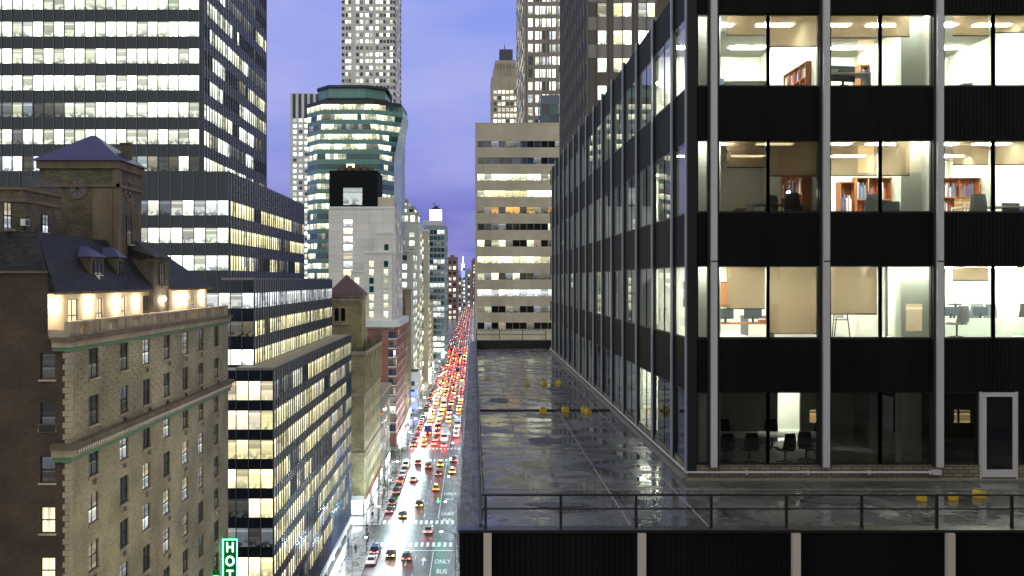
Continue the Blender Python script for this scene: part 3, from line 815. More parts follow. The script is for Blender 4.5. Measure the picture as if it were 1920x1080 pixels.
# railing
RL = empty('terrace_railing', (0.2, 20.9, PT), 'black two-bar steel railing along the front and avenue edges of the wet terrace', 'railing')
mb = MB(); ztop = PT + .72
mb.tube((.2, PY + .12, ztop), (45, PY + .12, ztop), .028); mb.tube((.2, 20.82, ztop), (.2, 83, ztop), .028)
mb.build('top_rail', 'black_paint', RL)
mb = MB(); mb.tube((.2, PY + .12, PT + .42), (45, PY + .12, PT + .42), .022); mb.tube((.2, 20.82, PT + .4), (.2, 83, PT + .4), .022); mb.build('mid_rail', 'black_paint', RL)
for k in range(24):
    x = .26 + 1.63 * k
    mb = MB(); mb.box(x - .028, PY + .09, PT, x + .028, PY + .15, ztop + .02); mb.build('post', 'black_paint', RL)
for k in range(1, 26):
    y = PY + 2.45 * k
    mb = MB(); mb.box(.17, y - .03, DK + .1, .23, y + .03, ztop); mb.build('post', 'black_paint', RL)
RB = empty('rear_railing', (3, 83.2, PT + .2), 'thin black railing at the far end of the terrace before the cream office block', 'railing')
mb = MB()
mb.tube((.2, 83.2, PT + 1.05), (6.3, 83.2, PT + 1.05), .03); mb.tube((.2, 83.2, PT + .65), (6.3, 83.2, PT + .65), .025); mb.build('rail', 'black_paint', RB)
for k in range(4):
    mb = MB(); mb.box(.25 + 2 * k - .03, 83.17, PT + .2, .25 + 2 * k + .03, 83.23, PT + 1.05); mb.build('post', 'black_paint', RB)
# yellow blocks
ylab = ['leftmost yellow rubber block of the far three on the terrace', 'middle yellow rubber block of the far three on the terrace', 'yellow rubber block of the far three, nearest the black tower',
        'yellow rubber block on the dark joint, leftmost of four', 'yellow rubber block on the dark joint, second from left', 'yellow rubber block on the joint, left one of a close pair', 'yellow rubber block on the joint, right one of a close pair',
        'yellow block near the terrace door, leftmost of three', 'yellow block near the terrace door, middle of three', 'yellow block below the terrace door, biggest of three']
for (px_, D_, s, rz), lb in zip([(988, 54, .26, .1), (1020, 54, .24, .3), (1047, 54.8, .28, -.2), (1018, 42.6, .3, .05), (1060, 43.0, .28, .2), (1096, 42.9, .3, 0), (1103, 42.4, .24, .3), (1728, 25.7, .21, .1), (1787, 25.8, .21, -.1), (1836, 26.1, .27, .35)], ylab):
    o = empty('roof_block', (X(px_, D_), D_, DK), lb, 'rubber block', 'yellow pipe blocks on the terrace', rz)
    mb = MB(); h = s * .75; a = s / 2
    prof = [(-a, 0), (a, 0), (a, h * .7), (a * .75, h), (-a * .75, h), (-a, h * .7)]
    mb.loft([[(x_, -a * .8, z_) for x_, z_ in prof], [(x_, a * .8, z_) for x_, z_ in prof]])
    b = mb.build('block_body', 'yellow_block'); b.parent = o
    mb = MB(); mb.box(-a * .5, -a * .82, h * .99, a * .5, a * .82, h * 1.12); b = mb.build('strut_channel', 'cream_stone_dark'); b.parent = o

# ------------------------------------------------------------------ furniture in the near rooms
def shelf(name, x, y, z, w, d, h, nb, nrow, label, rz=0, seed=0):
    o = empty(name, (x, y, z), label, 'shelf', None, rz)
    q = random.Random(seed)
    mb = MB(); t = .03
    mb.box(-w / 2, d - .02, 0, w / 2, d, h)
    for i in range(nb + 1): mb.box(-w / 2 + (w - t) * i / nb, 0, 0, -w / 2 + (w - t) * i / nb + t, d - .022, h)
    for j in range(nrow + 1): mb.box(-w / 2 + .001, .002, (h - t) * j / nrow + .001, w / 2 - .001, d - .024, (h - t) * j / nrow + t)
    f = mb.build('frame', 'orange_wood'); f.parent = o
    ms = ['paper', 'book_red', 'book_blue', 'chair_grey']
    mb = MB()
    for i in range(nb):
        for j in range(nrow):
            xx = -w / 2 + (w - t) * i / nb + t + .02; end = -w / 2 + (w - t) * (i + 1) / nb - .03
            stop = xx + (end - xx) * q.uniform(.2, 1)
            while xx < stop:
                bw = q.uniform(.02, .05); mb.box(xx, .04, (h - t) * j / nrow + t + .002, min(xx + bw, end), .2, (h - t) * j / nrow + t + q.uniform(.5, .85) * h / nrow * .9, q.randrange(4)); xx += bw + .003
    b = mb.build('books', ms); b.parent = o; b['kind'] = 'stuff'
def desk(x, y, z, w, d, label, rz=0, top='desk_white', h=.74):
    o = empty('desk', (x, y, z), label, 'desk', None, rz)
    mb = MB(); mb.box(-w / 2, -d / 2, h - .04, w / 2, d / 2, h); b = mb.build('desk_top', top); b.parent = o
    for sx in (-1, 1):
        mb = MB(); mb.box(sx * (w / 2 - .04) - .02, -d / 2 + .05, 0, sx * (w / 2 - .04) + .02, d / 2 - .05, h - .042); b = mb.build('leg', 'chair_grey'); b.parent = o
def monitor(x, y, z, label, rz=0, s=.55):
    o = empty('monitor', (x, y, z), label, 'monitor', None, rz)
    mb = MB(); mb.box(-s / 2, -.02, .12, s / 2, .02, .12 + s * .6); b = mb.build('screen', 'screen_grey'); b.parent = o
    mb = MB(); mb.box(-.03, -.02, .01, .03, .02, .2); mb.box(-.12, -.08, 0, .12, .08, .012); b = mb.build('stand', 'chair_black'); b.parent = o
def chair(x, y, z, label, rz=0, m_='chair_black', s=1.0):
    o = empty('office_chair', (x, y, z), label, 'chair', None, rz)
    mb = MB()
    n = 8
    secs = []
    for k in range(6):       # curved back
        zz = (.5 + .5 * k / 5) * s; hw = .23 * s * (1 - .25 * (k / 5) ** 2); yy = (-.22 - .06 * math.sin(k / 5 * 2.2)) * s
        secs.append([(-hw, yy, zz), (-hw * .5, yy - .03, zz), (hw * .5, yy - .03, zz), (hw, yy, zz), (hw, yy + .03, zz), (-hw, yy + .03, zz)])
    mb.loft(secs); b = mb.build('backrest', m_); b.parent = o
    mb = MB(); mb.loft([[(-.2 * s, -.2 * s, .43 * s), (.2 * s, -.2 * s, .43 * s), (.24 * s, .05, .43 * s), (.2 * s, .24 * s, .43 * s), (-.2 * s, .24 * s, .43 * s), (-.24 * s, .05, .43 * s)], [(-.2 * s, -.2 * s, .49 * s), (.2 * s, -.2 * s, .49 * s), (.24 * s, .05, .5 * s), (.2 * s, .22 * s, .48 * s), (-.2 * s, .22 * s, .48 * s), (-.24 * s, .05, .5 * s)]])
    b = mb.build('seat', m_); b.parent = o
    mb = MB(); mb.tube((0, 0, .08 * s), (0, 0, .43 * s), .03); mb.tube((0, -.2 * s, .45 * s), (0, -.26 * s, .62 * s), .02)
    for k in range(5):
        a = k * 2 * math.pi / 5; mb.tube((0, 0, .09 * s), (.28 * s * math.cos(a), .28 * s * math.sin(a), .05 * s), .018)
    b = mb.build('base', 'chair_black'); b.parent = o
F0, F1, F2, F3 = ZR[0] - .11, ZR[1] - .11, ZR[2] - .11, 48.21
# top storey
shelf('wall_shelf', 10.08, 30.2, F0 + .12, 2.1, .32, .95, 4, 2, 'open orange-wood shelf on the wall of the top-left lit room', -math.pi / 2, 1)
desk(11.4, 29.6, F0, 1.5, .7, 'white desk in the middle room of the top storey')
monitor(11.35, 29.5, F0 + .74 - .35, 'grey monitor low in the window of the top-storey middle room', .2, .8)
shelf('cabinet', 12.85, 31.5, F0, .35, .6, 1.5, 1, 3, 'tall orange cabinet at the right of the top-storey middle room', 0, 2)
desk(8.4, 29.8, F0 - .2, 1.4, .6, 'white desk low in the top-left lit room')
# second storey
shelf('bookcase', 9.95, 30.1, F1 + .1, 2.0, .32, 1.35, 4, 2, 'dark bookcase in the dim room beside the desk lamp', -math.pi / 2, 3)
desk(9.2, 29.3, F1 - .3, 1.6, .7, 'desk in the dim second-row room', 0, 'chair_grey')
chair(8.95, 29.3, F1 - .3, 'pale swivel chair in the dim second-row room', .3, 'chair_grey')
chair(9.65, 29.0, F1 - .25, 'dark swivel chair beside the glowing desk lamp', -.4)
t_ = empty('desk_lamp', (9.75, 29.55, F1 + .44), 'small glowing desk lamp in the dim second-row room', 'lamp')
mb = MB(); mb.tube((9.75, 29.55, F1 + .44), (9.75, 29.55, F1 + .46), .08); mb.tube((9.75, 29.55, F1 + .46), (9.7, 29.5, F1 + .85), .012); mb.build('arm', 'chair_black', t_)
mb = MB(); mb.tube((9.7, 29.5, F1 + .86), (9.66, 29.44, F1 + .8), .02, .07, 10); mb.build('lamp_shade', 'desk_lamp_glow', t_)
shelf('bookcase', 12.9, 30.9, F1, 1.15, .35, 1.45, 3, 2, 'orange-wood bookcase in the second-row middle room', 0, 4)
shelf('bookcase', 12.05, 30.9, F1, .5, .4, 1.3, 1, 1, 'plain orange cupboard left of the second-row middle bookcase', 0, 6)
chair(12.0, 29.3, F1 - .42, 'grey swivel chair in front of the second-row orange bookcase', .2, 'chair_grey', 1.15)
monitor(12.75, 29.3, F1 + .05, 'grey monitor below the second-row orange bookcase', 0, .6)
shelf('bookcase', 17.2, 32.0, F1 + .25, 3.3, .35, 1.3, 5, 2, 'long orange-wood bookcase in the second-row right room', 0, 5)
chair(15.3, 29.3, F1 - .42, 'grey mesh swivel chair in the second-row right room', -.2, 'chair_grey', 1.15)
desk(16.1, 29.6, F1 - .35, 2.4, .7, 'white desk in the second-row right room')
monitor(16.5, 29.5, F1 + .02, 'grey monitor on the desk of the second-row right room', .2, .6)
# third storey
desk(8.5, 30.6, F2, 2.0, .8, 'orange desk below the half-drawn shade of the third row', 0, 'orange_wood', .5)
monitor(8.0, 30.5, F2 + .5, 'left grey monitor below the half-drawn shade of the third row', .2)
monitor(8.9, 30.6, F2 + .5, 'right grey monitor below the half-drawn shade of the third row', -.3)
desk(10.4, 32.4, F2, 2.6, .9, 'meeting table behind the fully drawn shade', 0, 'orange_wood', .65)
t_ = empty('easel', (11.55, 30.3, F2), 'tripod flip-chart easel in the third-row room', 'easel')
mb = MB()
for a, b in (((11.28, 30.2, F2), (11.42, 30.3, F2 + 1.62)), ((11.85, 30.2, F2), (11.68, 30.3, F2 + 1.62)), ((11.55, 30.75, F2), (11.55, 30.32, F2 + 1.5)), ((11.42, 30.3, F2 + 1.62), (11.68, 30.3, F2 + 1.62)), ((11.33, 30.25, F2 + .6), (11.77, 30.25, F2 + .6))): mb.tube(a, b, .016)
mb.build('easel_frame', 'chair_black', t_)
mb = MB(); mb.box(11.4, 30.31, F2 + .65, 11.7, 30.325, F2 + 1.6); mb.build('paper_pad', 'paper', t_)
chair(12.75, 30.4, F2, 'black swivel chair in the narrow third-row room', 2.4)
desk(12.8, 31.6, F2, 1.0, .7, 'white desk in the narrow third-row room')
monitor(12.75, 31.5, F2 + .74, 'dark monitor in the narrow third-row room', 0)
for k, (x, y) in enumerate(((16.1, 31.0), (19.4, 31.0), (17.5, 35.5))):
    t_ = empty('cubicle', (x, y, F2), ['pale office cubicle nearest the glass in the third-row open office', 'pale cubicle at the right edge of the third-row open office', 'pale cubicle at the back of the third-row open office'][k], 'cubicle')
    mb = MB(); mb.box(x - 1.3, y, F2 + .01, x + 1.3, y + .06, F2 + .62 + .3 * (k == 2)); mb.box(x - 1.3, y + .062, F2 + .01, x - 1.24, y + 1.8, F2 + .62); mb.box(x + 1.24, y + .062, F2 + .01, x + 1.3, y + 1.8, F2 + .62); mb.build('panel', 'column_paint', t_)
    mb = MB(); mb.box(x - 1.2, y + .1, F2 + .52, x + 1.2, y + .8, F2 + .56); mb.build('worktop', 'desk_white', t_)
for k, (x, y, rz) in enumerate(((15.2, 30.2, .3), (16.4, 33.3, 1.2), (17.6, 33.6, -.4), (18.8, 33.2, .4), (15.8, 37.6, 0), (18.2, 38, 1), (17.0, 31.9, 2))):
    chair(x, y, F2, 'dark swivel chair among the cubicles of the third-row open office', rz, 'chair_black' if k % 2 else 'chair_grey', 1.05)
for k, (x, y) in enumerate(((15.6, 31.4), (16.6, 31.45), (17.0, 35.9), (18.0, 35.9), (19.0, 31.4))):
    monitor(x, y, F2 + .56, 'dark monitor on a cubicle worktop of the third-row open office', 0, .5)
for o in S.objects:
    if o.get('label') == 'dark swivel chair among the cubicles of the third-row open office': o['group'] = 'swivel chairs among the cubicles'
    if o.get('label') == 'dark monitor on a cubicle worktop of the third-row open office': o['group'] = 'monitors on the cubicle worktops'
# bottom storey: dark meeting room
desk(9.8, 31.5, F3, 3.4, 1.1, 'dark meeting table before the bright doorway')
for k, (x, y, rz) in enumerate(((7.9, 30.2, .1), (8.7, 30.3, 0), (9.8, 30.2, .3), (10.6, 30.6, -.5), (8.6, 32.8, 3.1), (10.2, 32.8, 3.0), (11.4, 32.2, 2.0))):
    chair(x, y, F3, 'black chair around the dark meeting table', rz); 
for o in S.objects:
    if o.get('label') == 'black chair around the dark meeting table': o['group'] = 'chairs around the dark meeting table'
t_ = empty('wall_screen', (13.5, 31.8, 49.6), 'large dark screen on the wall of the unlit ground room', 'screen')
mb = MB(); mb.box(13.5, 30.9, 49.1, 13.56, 32.7, 50.2); mb.build('panel', 'screen_grey', t_)
mb = MB(); mb.box(13.56, 31.6, 49.4, 13.6, 32.0, 49.8); mb.build('bracket', 'chair_black', t_)

def small(name, x, y, z, label, boxes, cat):
    o = empty(name, (x, y, z), label, cat)
    for nm, mm, b in boxes:
        mb = MB(); mb.box(*b); k_ = mb.build(nm, mm); k_.parent = o
def picture(x, y, z, w, h, label, col):
    small('picture_frame', x, y, z, label, (('frame', 'chair_black', (-w / 2, 0, 0, w / 2, .03, h)), ('print', col, (-w / 2 + .04, -.004, .04, w / 2 - .04, -.001, h - .04))), 'picture')
def papers(x, y, z, label, seed):
    q_ = random.Random(seed); o = empty('paper_pile', (x, y, z), label, 'papers'); h = 0
    mb = MB()
    for k in range(5):
        t_ = q_.uniform(.015, .05); a = q_.uniform(-.03, .03); mb.box(-.15 + a, -.11, h, .15 + a, .11, h + t_, q_.randrange(3)); h += t_ + .0005
    k_ = mb.build('sheets', ['paper', 'book_blue', 'orange_wood']); k_.parent = o
picture(8.5, 34.28, F0 + 1.0, .9, .6, 'framed print on the rear wall of the top-left lit room', 'book_blue')
picture(15.6, 34.28, F0 + 1.1, 1.1, .7, 'framed print on the rear wall of the top-right lit room', 'orange_wood')
picture(14.8, 34.28, F1 + 1.1, .8, .6, 'framed print on the rear wall of the second-row right room', 'book_red')
picture(12.9, 34.28, F2 + 1.0, .8, .9, 'framed print on the rear wall of the narrow third-row room', 'orange_wood')
for k, (x, y, z, lb) in enumerate(((7.9, 28.75, F0 + .13, 'paper pile on the sill of the top-left lit room'), (11.0, 29.5, F0 + .745, 'paper pile on the white desk of the top-storey middle room'), (14.8, 28.8, F0 + .13, 'paper pile on the sill of the top-right lit room'), (8.0, 28.8, F1 + .13, 'dark paper pile on the sill of the dim second-row room'), (16.6, 28.9, F1 + .13, 'paper pile on the sill of the second-row right room'), (9.2, 30.5, F2 + .505, 'paper pile on the orange desk below the half-drawn shade'))): papers(x, y, z, lb, k)
small('filing_cabinet', 14.6, 31.0, F0, 'grey filing cabinet in the top-right lit room', (('body', 'chair_grey', (-.3, -.3, 0, .3, .3, 1.0)), ('drawer', 'pole_grey', (-.27, -.32, .05, .27, -.302, .45)), ('drawer', 'pole_grey', (-.27, -.32, .52, .27, -.302, .95))), 'cabinet')
small('whiteboard', 8.3, 34.27, F2 + .9, 'orange pinboard on the rear wall behind the half-drawn shade', (('frame', 'pole_grey', (-.8, 0, 0, .8, .04, .9)), ('surface', 'orange_wood', (-.76, -.004, .04, .76, -.001, .86))), 'pinboard')

# ------------------------------------------------------------------ building behind the viewpoint (seen as a reflection)
BB = empty('brick_building', (20, -8, 0), 'dark brick building seen only as amber windows mirrored in the black tower glass', 'building')
wb, wv = MB(), []
UVO[0] += 5
# faces +y: U = (-1, 0)
facade(wb, wv, (44, -3.0), (-1, 0), 42, 30, 80, rng(42, 3.0, 1.1), rws(31, 3.3, 1.7, 30, 79), .2, chooser({'dark_pane': 5, 'lit_amber': 1}, False, 9))
wb.face([(2, -3, 30), (2, -16, 30), (2, -16, 80), (2, -3, 80)]); wb.face([(44, -3, 80), (2, -3, 80), (2, -16, 80), (44, -16, 80)])
wb.build('wall', 'behind_brick', BB); panes(BB, wv, 100)
# ------------------------------------------------------------------ C: brick hotel, near left
HX, HY, HF = -25.0, 59.4, 97.8
H = empty('hotel_building', (-31, 78, 0), 'tan brick hotel with green copper cornices, slate roofs and a square brick tower', 'hotel')
wl, fw = MB(), []
tops = [49.5, 46.42, 43.10, 39.97, 36.84, 33.71, 30.58, 27.45, 24.3, 21.2, 18.1]
hrows = [(t_ - 1.95, t_) for t_ in tops]
ccols = [Dx(p, HX) - HY for p in (176, 233, 275, 313, 348, 377, 406)]
hc = [(c - .85, c + .85) for c in ccols]
W1 = []
facade(wl, W1, (HX, HY), (0, 1), HF - HY, 0, 50.2, hc, hrows, .2, lambda i, j, a, b: 'x')
wl.build('wall', 'hotel_brick', H)
w2, W2 = MB(), []
frows = [(t_ - 1.65, t_ - .02) for t_ in tops]
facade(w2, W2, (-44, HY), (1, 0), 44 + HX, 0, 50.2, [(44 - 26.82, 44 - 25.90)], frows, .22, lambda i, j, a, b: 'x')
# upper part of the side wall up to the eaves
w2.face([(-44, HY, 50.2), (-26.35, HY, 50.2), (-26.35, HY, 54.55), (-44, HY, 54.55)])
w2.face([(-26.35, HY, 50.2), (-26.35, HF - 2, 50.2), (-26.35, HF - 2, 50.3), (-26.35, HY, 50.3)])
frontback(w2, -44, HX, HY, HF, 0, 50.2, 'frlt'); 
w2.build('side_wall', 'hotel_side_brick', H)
mb = MB(); z = 20
k = 0
while z < 49.8:
    w_ = .42 if k % 2 else .28
    mb.box(HX - w_, HY - .03, z, HX + .03, HY + w_ + .1, z + .33); z += .36; k += 1
mb.build('quoins', 'hotel_stone', H)
# windows: frame, sash bars, pane, sill, made once per look and copied
lit_mat('hotel_dark', (0.55, 0.65, 0.75), (0.5, 0.45, 0.35), 0.02, 0.22, 0.3, 0.6)
lit_mat('hotel_lit', (1.0, 0.85, 0.58), (0.85, 0.95, 1.0), 0.25, 1.1, 0.5, 0.7)
m, t, bs = mat('curtain_lit', (0.5, 0.45, 0.35), 0.8)
g = N(t, 'ShaderNodeNewGeometry'); mp_ = N(t, 'ShaderNodeMapping'); mp_.inputs['Scale'].default_value = (9, 9, .2)
t.links.new(g.outputs['Position'], mp_.inputs[0]); nn = N(t, 'ShaderNodeTexNoise'); nn.inputs['Scale'].default_value = 1.2; t.links.new(mp_.outputs[0], nn.inputs['Vector'])
bs.inputs['Emission Color'].default_value = (1, .86, .55, 1)
rp = N(t, 'ShaderNodeMapRange'); rp.inputs[1].default_value = .35; rp.inputs[2].default_value = .65; rp.inputs[3].default_value = .35; rp.inputs[4].default_value = 1.3; t.links.new(nn.outputs[0], rp.inputs[0]); t.links.new(rp.outputs[0], bs.inputs['Emission Strength'])
def hotel_window(w_, h_, style, axis, seed):
    """axis 'x': faces +x (width along y); axis 'y': faces -y (width along x). Origin at the foot, in the opening's rear plane"""
    def bx(mb, u0, d0, z0, u1, d1, z1, m_=0):
        if axis == 'x': mb.box(d0, u0, z0, d1, u1, z1, m_)
        else: mb.box(u0, -d1, z0, u1, -d0, z1, m_)
    mb = MB(); e = .06
    bx(mb, -w_ / 2, .0, 0, -w_ / 2 + e, .09, h_); bx(mb, w_ / 2 - e, .0, 0, w_ / 2, .09, h_); bx(mb, -w_ / 2 + e, .0, 0, w_ / 2 - e, .09, e); bx(mb, -w_ / 2 + e, .0, h_ - e, w_ / 2 - e, .09, h_)
    bx(mb, -w_ / 2 + e, .01, h_ * .5 - .04, w_ / 2 - e, .08, h_ * .5 + .03)
    if axis == 'x': bx(mb, -.03, .01, e, .03, .07, h_ - e)
    f = mb.build('window', 'dark_frame')
    mb = MB(); u = w_ / 2 - e
    for k, (za, zb) in enumerate(((e, h_ * .5 - .04), (h_ * .5 + .03, h_ - e))):
        q = [(-u, za), (u, za), (u, zb), (-u, zb)]
        pts = [(.03, a, b) for a, b in q] if axis == 'x' else [(a, -.03, b) for a, b in q]
        mb.face(pts, 0, [(seed, k), (seed + .99, k), (seed + .99, k + .99), (seed, k + .99)])
    p_ = mb.build('pane', style); p_.parent = f
    mb = MB(); bx(mb, -w_ / 2 - .1, .16, -.12, w_ / 2 + .1, .32, -.005); s_ = mb.build('sill', 'hotel_stone'); s_.parent = f
    return f
protos = {}
q = random.Random(21)
def put_window(w_, h_, style, axis, loc):
    v = q.randrange(6)
    key = (round(w_, 2), round(h_, 2), style, axis, v)
    if key not in protos:
        o = hotel_window(w_, h_, style, axis, v * 3 + 1); protos[key] = o
        o.parent = H
    else: o = copy_tree(protos[key], H)
    o.location = Vector(loc) - wloc(H)
    return o
LITC = {(0, 3), (0, 4), (2, 0), (2, 3), (3, 2), (4, 0), (5, 3), (4, 3), (2, 4), (3, 4), (1, 5), (1, 2), (5, 4), (4, 4), (3, 5), (4, 5)}
for (pts, k, ij, n), idx in zip(W1, range(999)):
    y = (pts[0][1] + pts[1][1]) / 2; z = pts[0][2]
    j = min(range(len(tops)), key=lambda a: abs(tops[a] - 1.95 - z)); i = min(range(7), key=lambda a: abs(ccols[a] + HY - y))
    st = 'hotel_lit' if (i, j) in LITC or (j > 4 and q.random() < .12) else 'hotel_dark'
    if z < 20: continue
    put_window(1.70, 1.95, st, 'x', (HX - .2, y, z))
for pts, k, ij, n in W2:
    z = pts[0][2]; x = (pts[0][0] + pts[1][0]) / 2
    if z < 20: continue
    j = min(range(len(tops)), key=lambda a: abs(tops[a] - 1.67 - z))
    put_window(.92, 1.63, 'curtain_lit' if j in (3, 4) else 'hotel_dark', 'y', (x, HY + .22, z))
# air-conditioning sleeves: dark grille under many windows
for i, c in enumerate(ccols):
    for j, t_ in enumerate(tops[:9]):
        if q.random() < .72:
            off = q.choice([0, 0, .55]); y = HY + c + off; z = t_ - 1.95 - .62
            mb = MB(); mb.box(HX, y - .34, z, HX + .07, y + .34, z + .4, 1); mb.box(HX + .07, y - .28, z + .05, HX + .10, y + .28, z + .35, 0); mb.build('air_conditioner', ['black_paint', 'hotel_stone'], H)
mb = MB(); mb.box(-26.95, HY - .08, 44.6 - .05, -25.75, HY, 45.1, 1); mb.box(-26.85, HY - .11, 44.62, -25.85, HY - .08, 45.02, 0); mb.build('air_conditioner', ['black_paint', 'hotel_stone_red'], H)
# cornices
def cornice(z, tall, out, name, carve=False):
    mb = MB()
    def ring(o1, za, zb, m_):
        mb.box(HX, HY - o1, za, HX + o1, HF + .2, zb, m_); mb.box(HX - 1.0, HY - o1, za, HX, HY, zb, m_)
    ring(out * .35, z - tall, z - tall * .72, 1); ring(out * .6, z - tall * .72, z - tall * .3, 2); ring(out, z - tall * .3, z, 0)
    mb.build(name, ['hotel_stone_red', 'copper_green', 'hotel_stone'], H)
cornice(50.45, .85, .42, 'cornice'); cornice(43.9, 1.15, .55, 'cornice', True)
mb = MB(); y = HY + .3
while y < HF:       # carved frieze between the green bands
    mb.box(HX + .33, y, 43.22, HX + .42, y + .2, 43.5, 0); mb.box(HX + .42, y + .03, 43.27, HX + .46, y + .15, 43.45, 1); y += .36
mb.build('carved_frieze', ['hotel_stone', 'white_trim'], H)
# little studs on the upper storeys, a pattern of the facade
mb = MB()
for a in range(62):
    for b in range(9):
        y = HY + 1.2 + a * .6; z = 44.3 + b * .62 + (.31 if a % 2 else 0)
        if any(abs(y - HY - c) < .9 for c in ccols): continue
        mb.box(HX, y - .05, z - .05, HX + .05, y + .05, z + .05)
mb.build('brick_studs', 'cream_stone_dark', H)
# terrace parapet: panels with slots and little piers
mb = MB(); mb.box(HX - .3, HY + .02, 50.45, HX + .02, HF, 50.62); mb.box(HX - .3, HY + .02, 51.28, HX + .06, HF, 51.42)
mb.box(HX - 1.3, HY + .02, 50.45, HX - .3, HY + .3, 50.9)
y = HY + .02
while y < HF - .5:
    mb.box(HX - .32, y, 50.62, HX + .08, y + .35, 51.28)
    mb.box(HX - .26, y + .35, 50.62, HX - .03, y + 1.55, 51.28); u = y + 1.55
    for s_ in range(6): mb.box(HX - .22, u + .1 + s_ * .27, 50.62, HX - .06, u + .22 + s_ * .27, 51.28)
    mb.box(HX - .26, y + 3.25, 50.62, HX - .03, y + 4.79, 51.28)
    y += 4.8
mb.build('parapet', 'hotel_stone', H)
# set-back top storey lit by wall lamps
wl, W3 = MB(), []
XS = -26.35
wins_y = [(Dx(137, XS) - HY, 1.6), (Dx(187, XS) - HY, 1.15), (Dx(231, XS) - HY, 1.0), (Dx(275, XS) - HY, 1.8), (Dx(308, XS) - HY, .9), (Dx(361, XS) - HY, 1.0)]
wins_y = [w_ for w_ in wins_y if w_[0] < HF - HY - 3]
facade(wl, W3, (XS, HY + .02), (0, 1), HF - HY - 3, 50.2, 53.2, sorted((c - w_ / 2, c + w_ / 2) for c, w_ in wins_y), [(50.6, 52.75)], .15, lambda *a: 'x')
stone_mat('top_storey_wall', (0.62, 0.5, 0.34), 0.8, 0.2, None, .6, 1.5)
wl.build('top_storey_wall', 'top_storey_wall', H)
for (pts, k, ij, n) in W3:
    w_ = pts[1][1] - pts[0][1]
    put_window(w_, 2.15, q.choice(['curtain_lit', 'hotel_lit', 'hotel_dark', 'curtain_lit']), 'x', (XS - .15, (pts[0][1] + pts[1][1]) / 2, 50.6))
XS_ = XS
for k, p_ in enumerate((103, 166, 218, 255, 297, 333, 347, 378)):
    y = Dx(p_, XS_); XS = XS_ + (.36 if 78 < y < 81.9 else 0); f = MB(); f.tube((XS, y, 52.45), (XS + .16, y, 52.45), .025, n=6)
    o = f.build('wall_lamp', 'dark_frame', H)
    g = MB(); g.tube((XS + .16, y, 52.62), (XS + .16, y, 52.45), .05, .13, 10); g.tube((XS + .16, y, 52.45), (XS + .16, y, 52.25), .13, .03, 10); g.build('lamp_shade', 'sconce_glow', o)
    l = bpy.data.lights.new('wall_lamp_light', 'POINT'); l.energy = 230; l.color = (1, .85, .58); l.shadow_soft_size = .1
    lo = bpy.data.objects.new('wall_lamp_light', l); COL.objects.link(lo); lo.parent = o; lo.location = Vector((XS + .33, y, 52.35)) - wloc(o)
XS = XS_
# slate roofs
def poly(name, faces, m_, parent=H, th=None):
    mb = MB()
    for f in faces: mb.face(f)
    return mb.build(name, m_, parent)
EV, EX = 53.25, -25.85        # eaves
A0 = (-28.05, HY + 3.0, 57.1); B0 = (-34, HY + 3, 57.1)
y1 = 77.8
poly('slate_roof', [[(EX, HY - .1, EV), (EX, y1, EV), (-28.9, y1, 57.1), (-28.05, HY + 2.2, 57.1)],
                    [(-44, HY - .1, 54.5), (EX - .45, HY - .1, 54.5), (-28.05, HY + 2.2, 57.1), (-44, HY + 2.2, 57.1)],
                    [(EX - .45, HY - .1, 54.5), (EX - .45, HY - .1, EV), (EX, HY - .1, EV)],
                    [(-44, HY + 2.2, 57.1), (-28.05, HY + 2.2, 57.1), (-28.9, y1, 57.1), (-44, y1, 57.1)],
                    [(EX, y1, EV), (-28.9, y1, EV), (-28.9, y1, 57.1)]], 'slate')
mb = MB(); mb.box(EX - .02, HY - .12, EV - .16, EX + .1, y1 + .1, EV - .0); mb.box(EX - .5, HY - .02, EV - .1, EX - .02, y1, EV - .03); mb.box(-44, HY - .18, 54.42, EX - .45, HY - .06, 54.56)
mb.build('gutter', 'hotel_stone_red', H)
y2, y3 = 82.0, 95.2
poly('slate_roof', [[(EX, y2, EV), (EX, y3, EV), (-29.5, y2 + 5.0, 57.4), (-29.5, y2, 57.4)], [(EX, y3, EV), (-34, y3, EV), (-29.5, y2 + 5.0, 57.4)], [(EX, y2, EV), (-29.5, y2, 57.4), (-34, y2, 57.4), (-34, y2, EV)]], 'slate')
mb = MB(); mb.box(EX - .02, y2, EV - .16, EX + .1, y3 + .1, EV); mb.box(EX - .5, y2 + .02, EV - .1, EX - .02, y3, EV - .03); mb.build('gutter', 'hotel_stone_red', H)
# brick bay between the roofs with its own window and gable roof
mb = MB(); mb.box(-30, 78.0, 50.2, XS + .35, 81.9, 55.9); mb.build('brick_bay', 'tower_brick', H)
poly('bay_roof', [[(XS + .6, 77.7, 55.85), (XS + .6, 82.2, 55.85), (-28.6, 80.0, 57.6), (-28.6, 79.9, 57.6)], [(XS + .6, 77.7, 55.85), (-28.6, 79.9, 57.6), (-31, 77.7, 57.6), (-31, 77.7, 55.85)], [(XS + .6, 82.2, 55.85), (-31, 82.2, 55.85), (-31, 82, 57.6), (-28.6, 80, 57.6)], [(-28.6, 79.9, 57.6), (-28.6, 80, 57.6), (-31, 82, 57.6), (-31, 77.7, 57.6)]], 'slate')
put_window(1.3, 1.9, 'hotel_dark', 'x', (XS + .355, 79.9, 53.5))
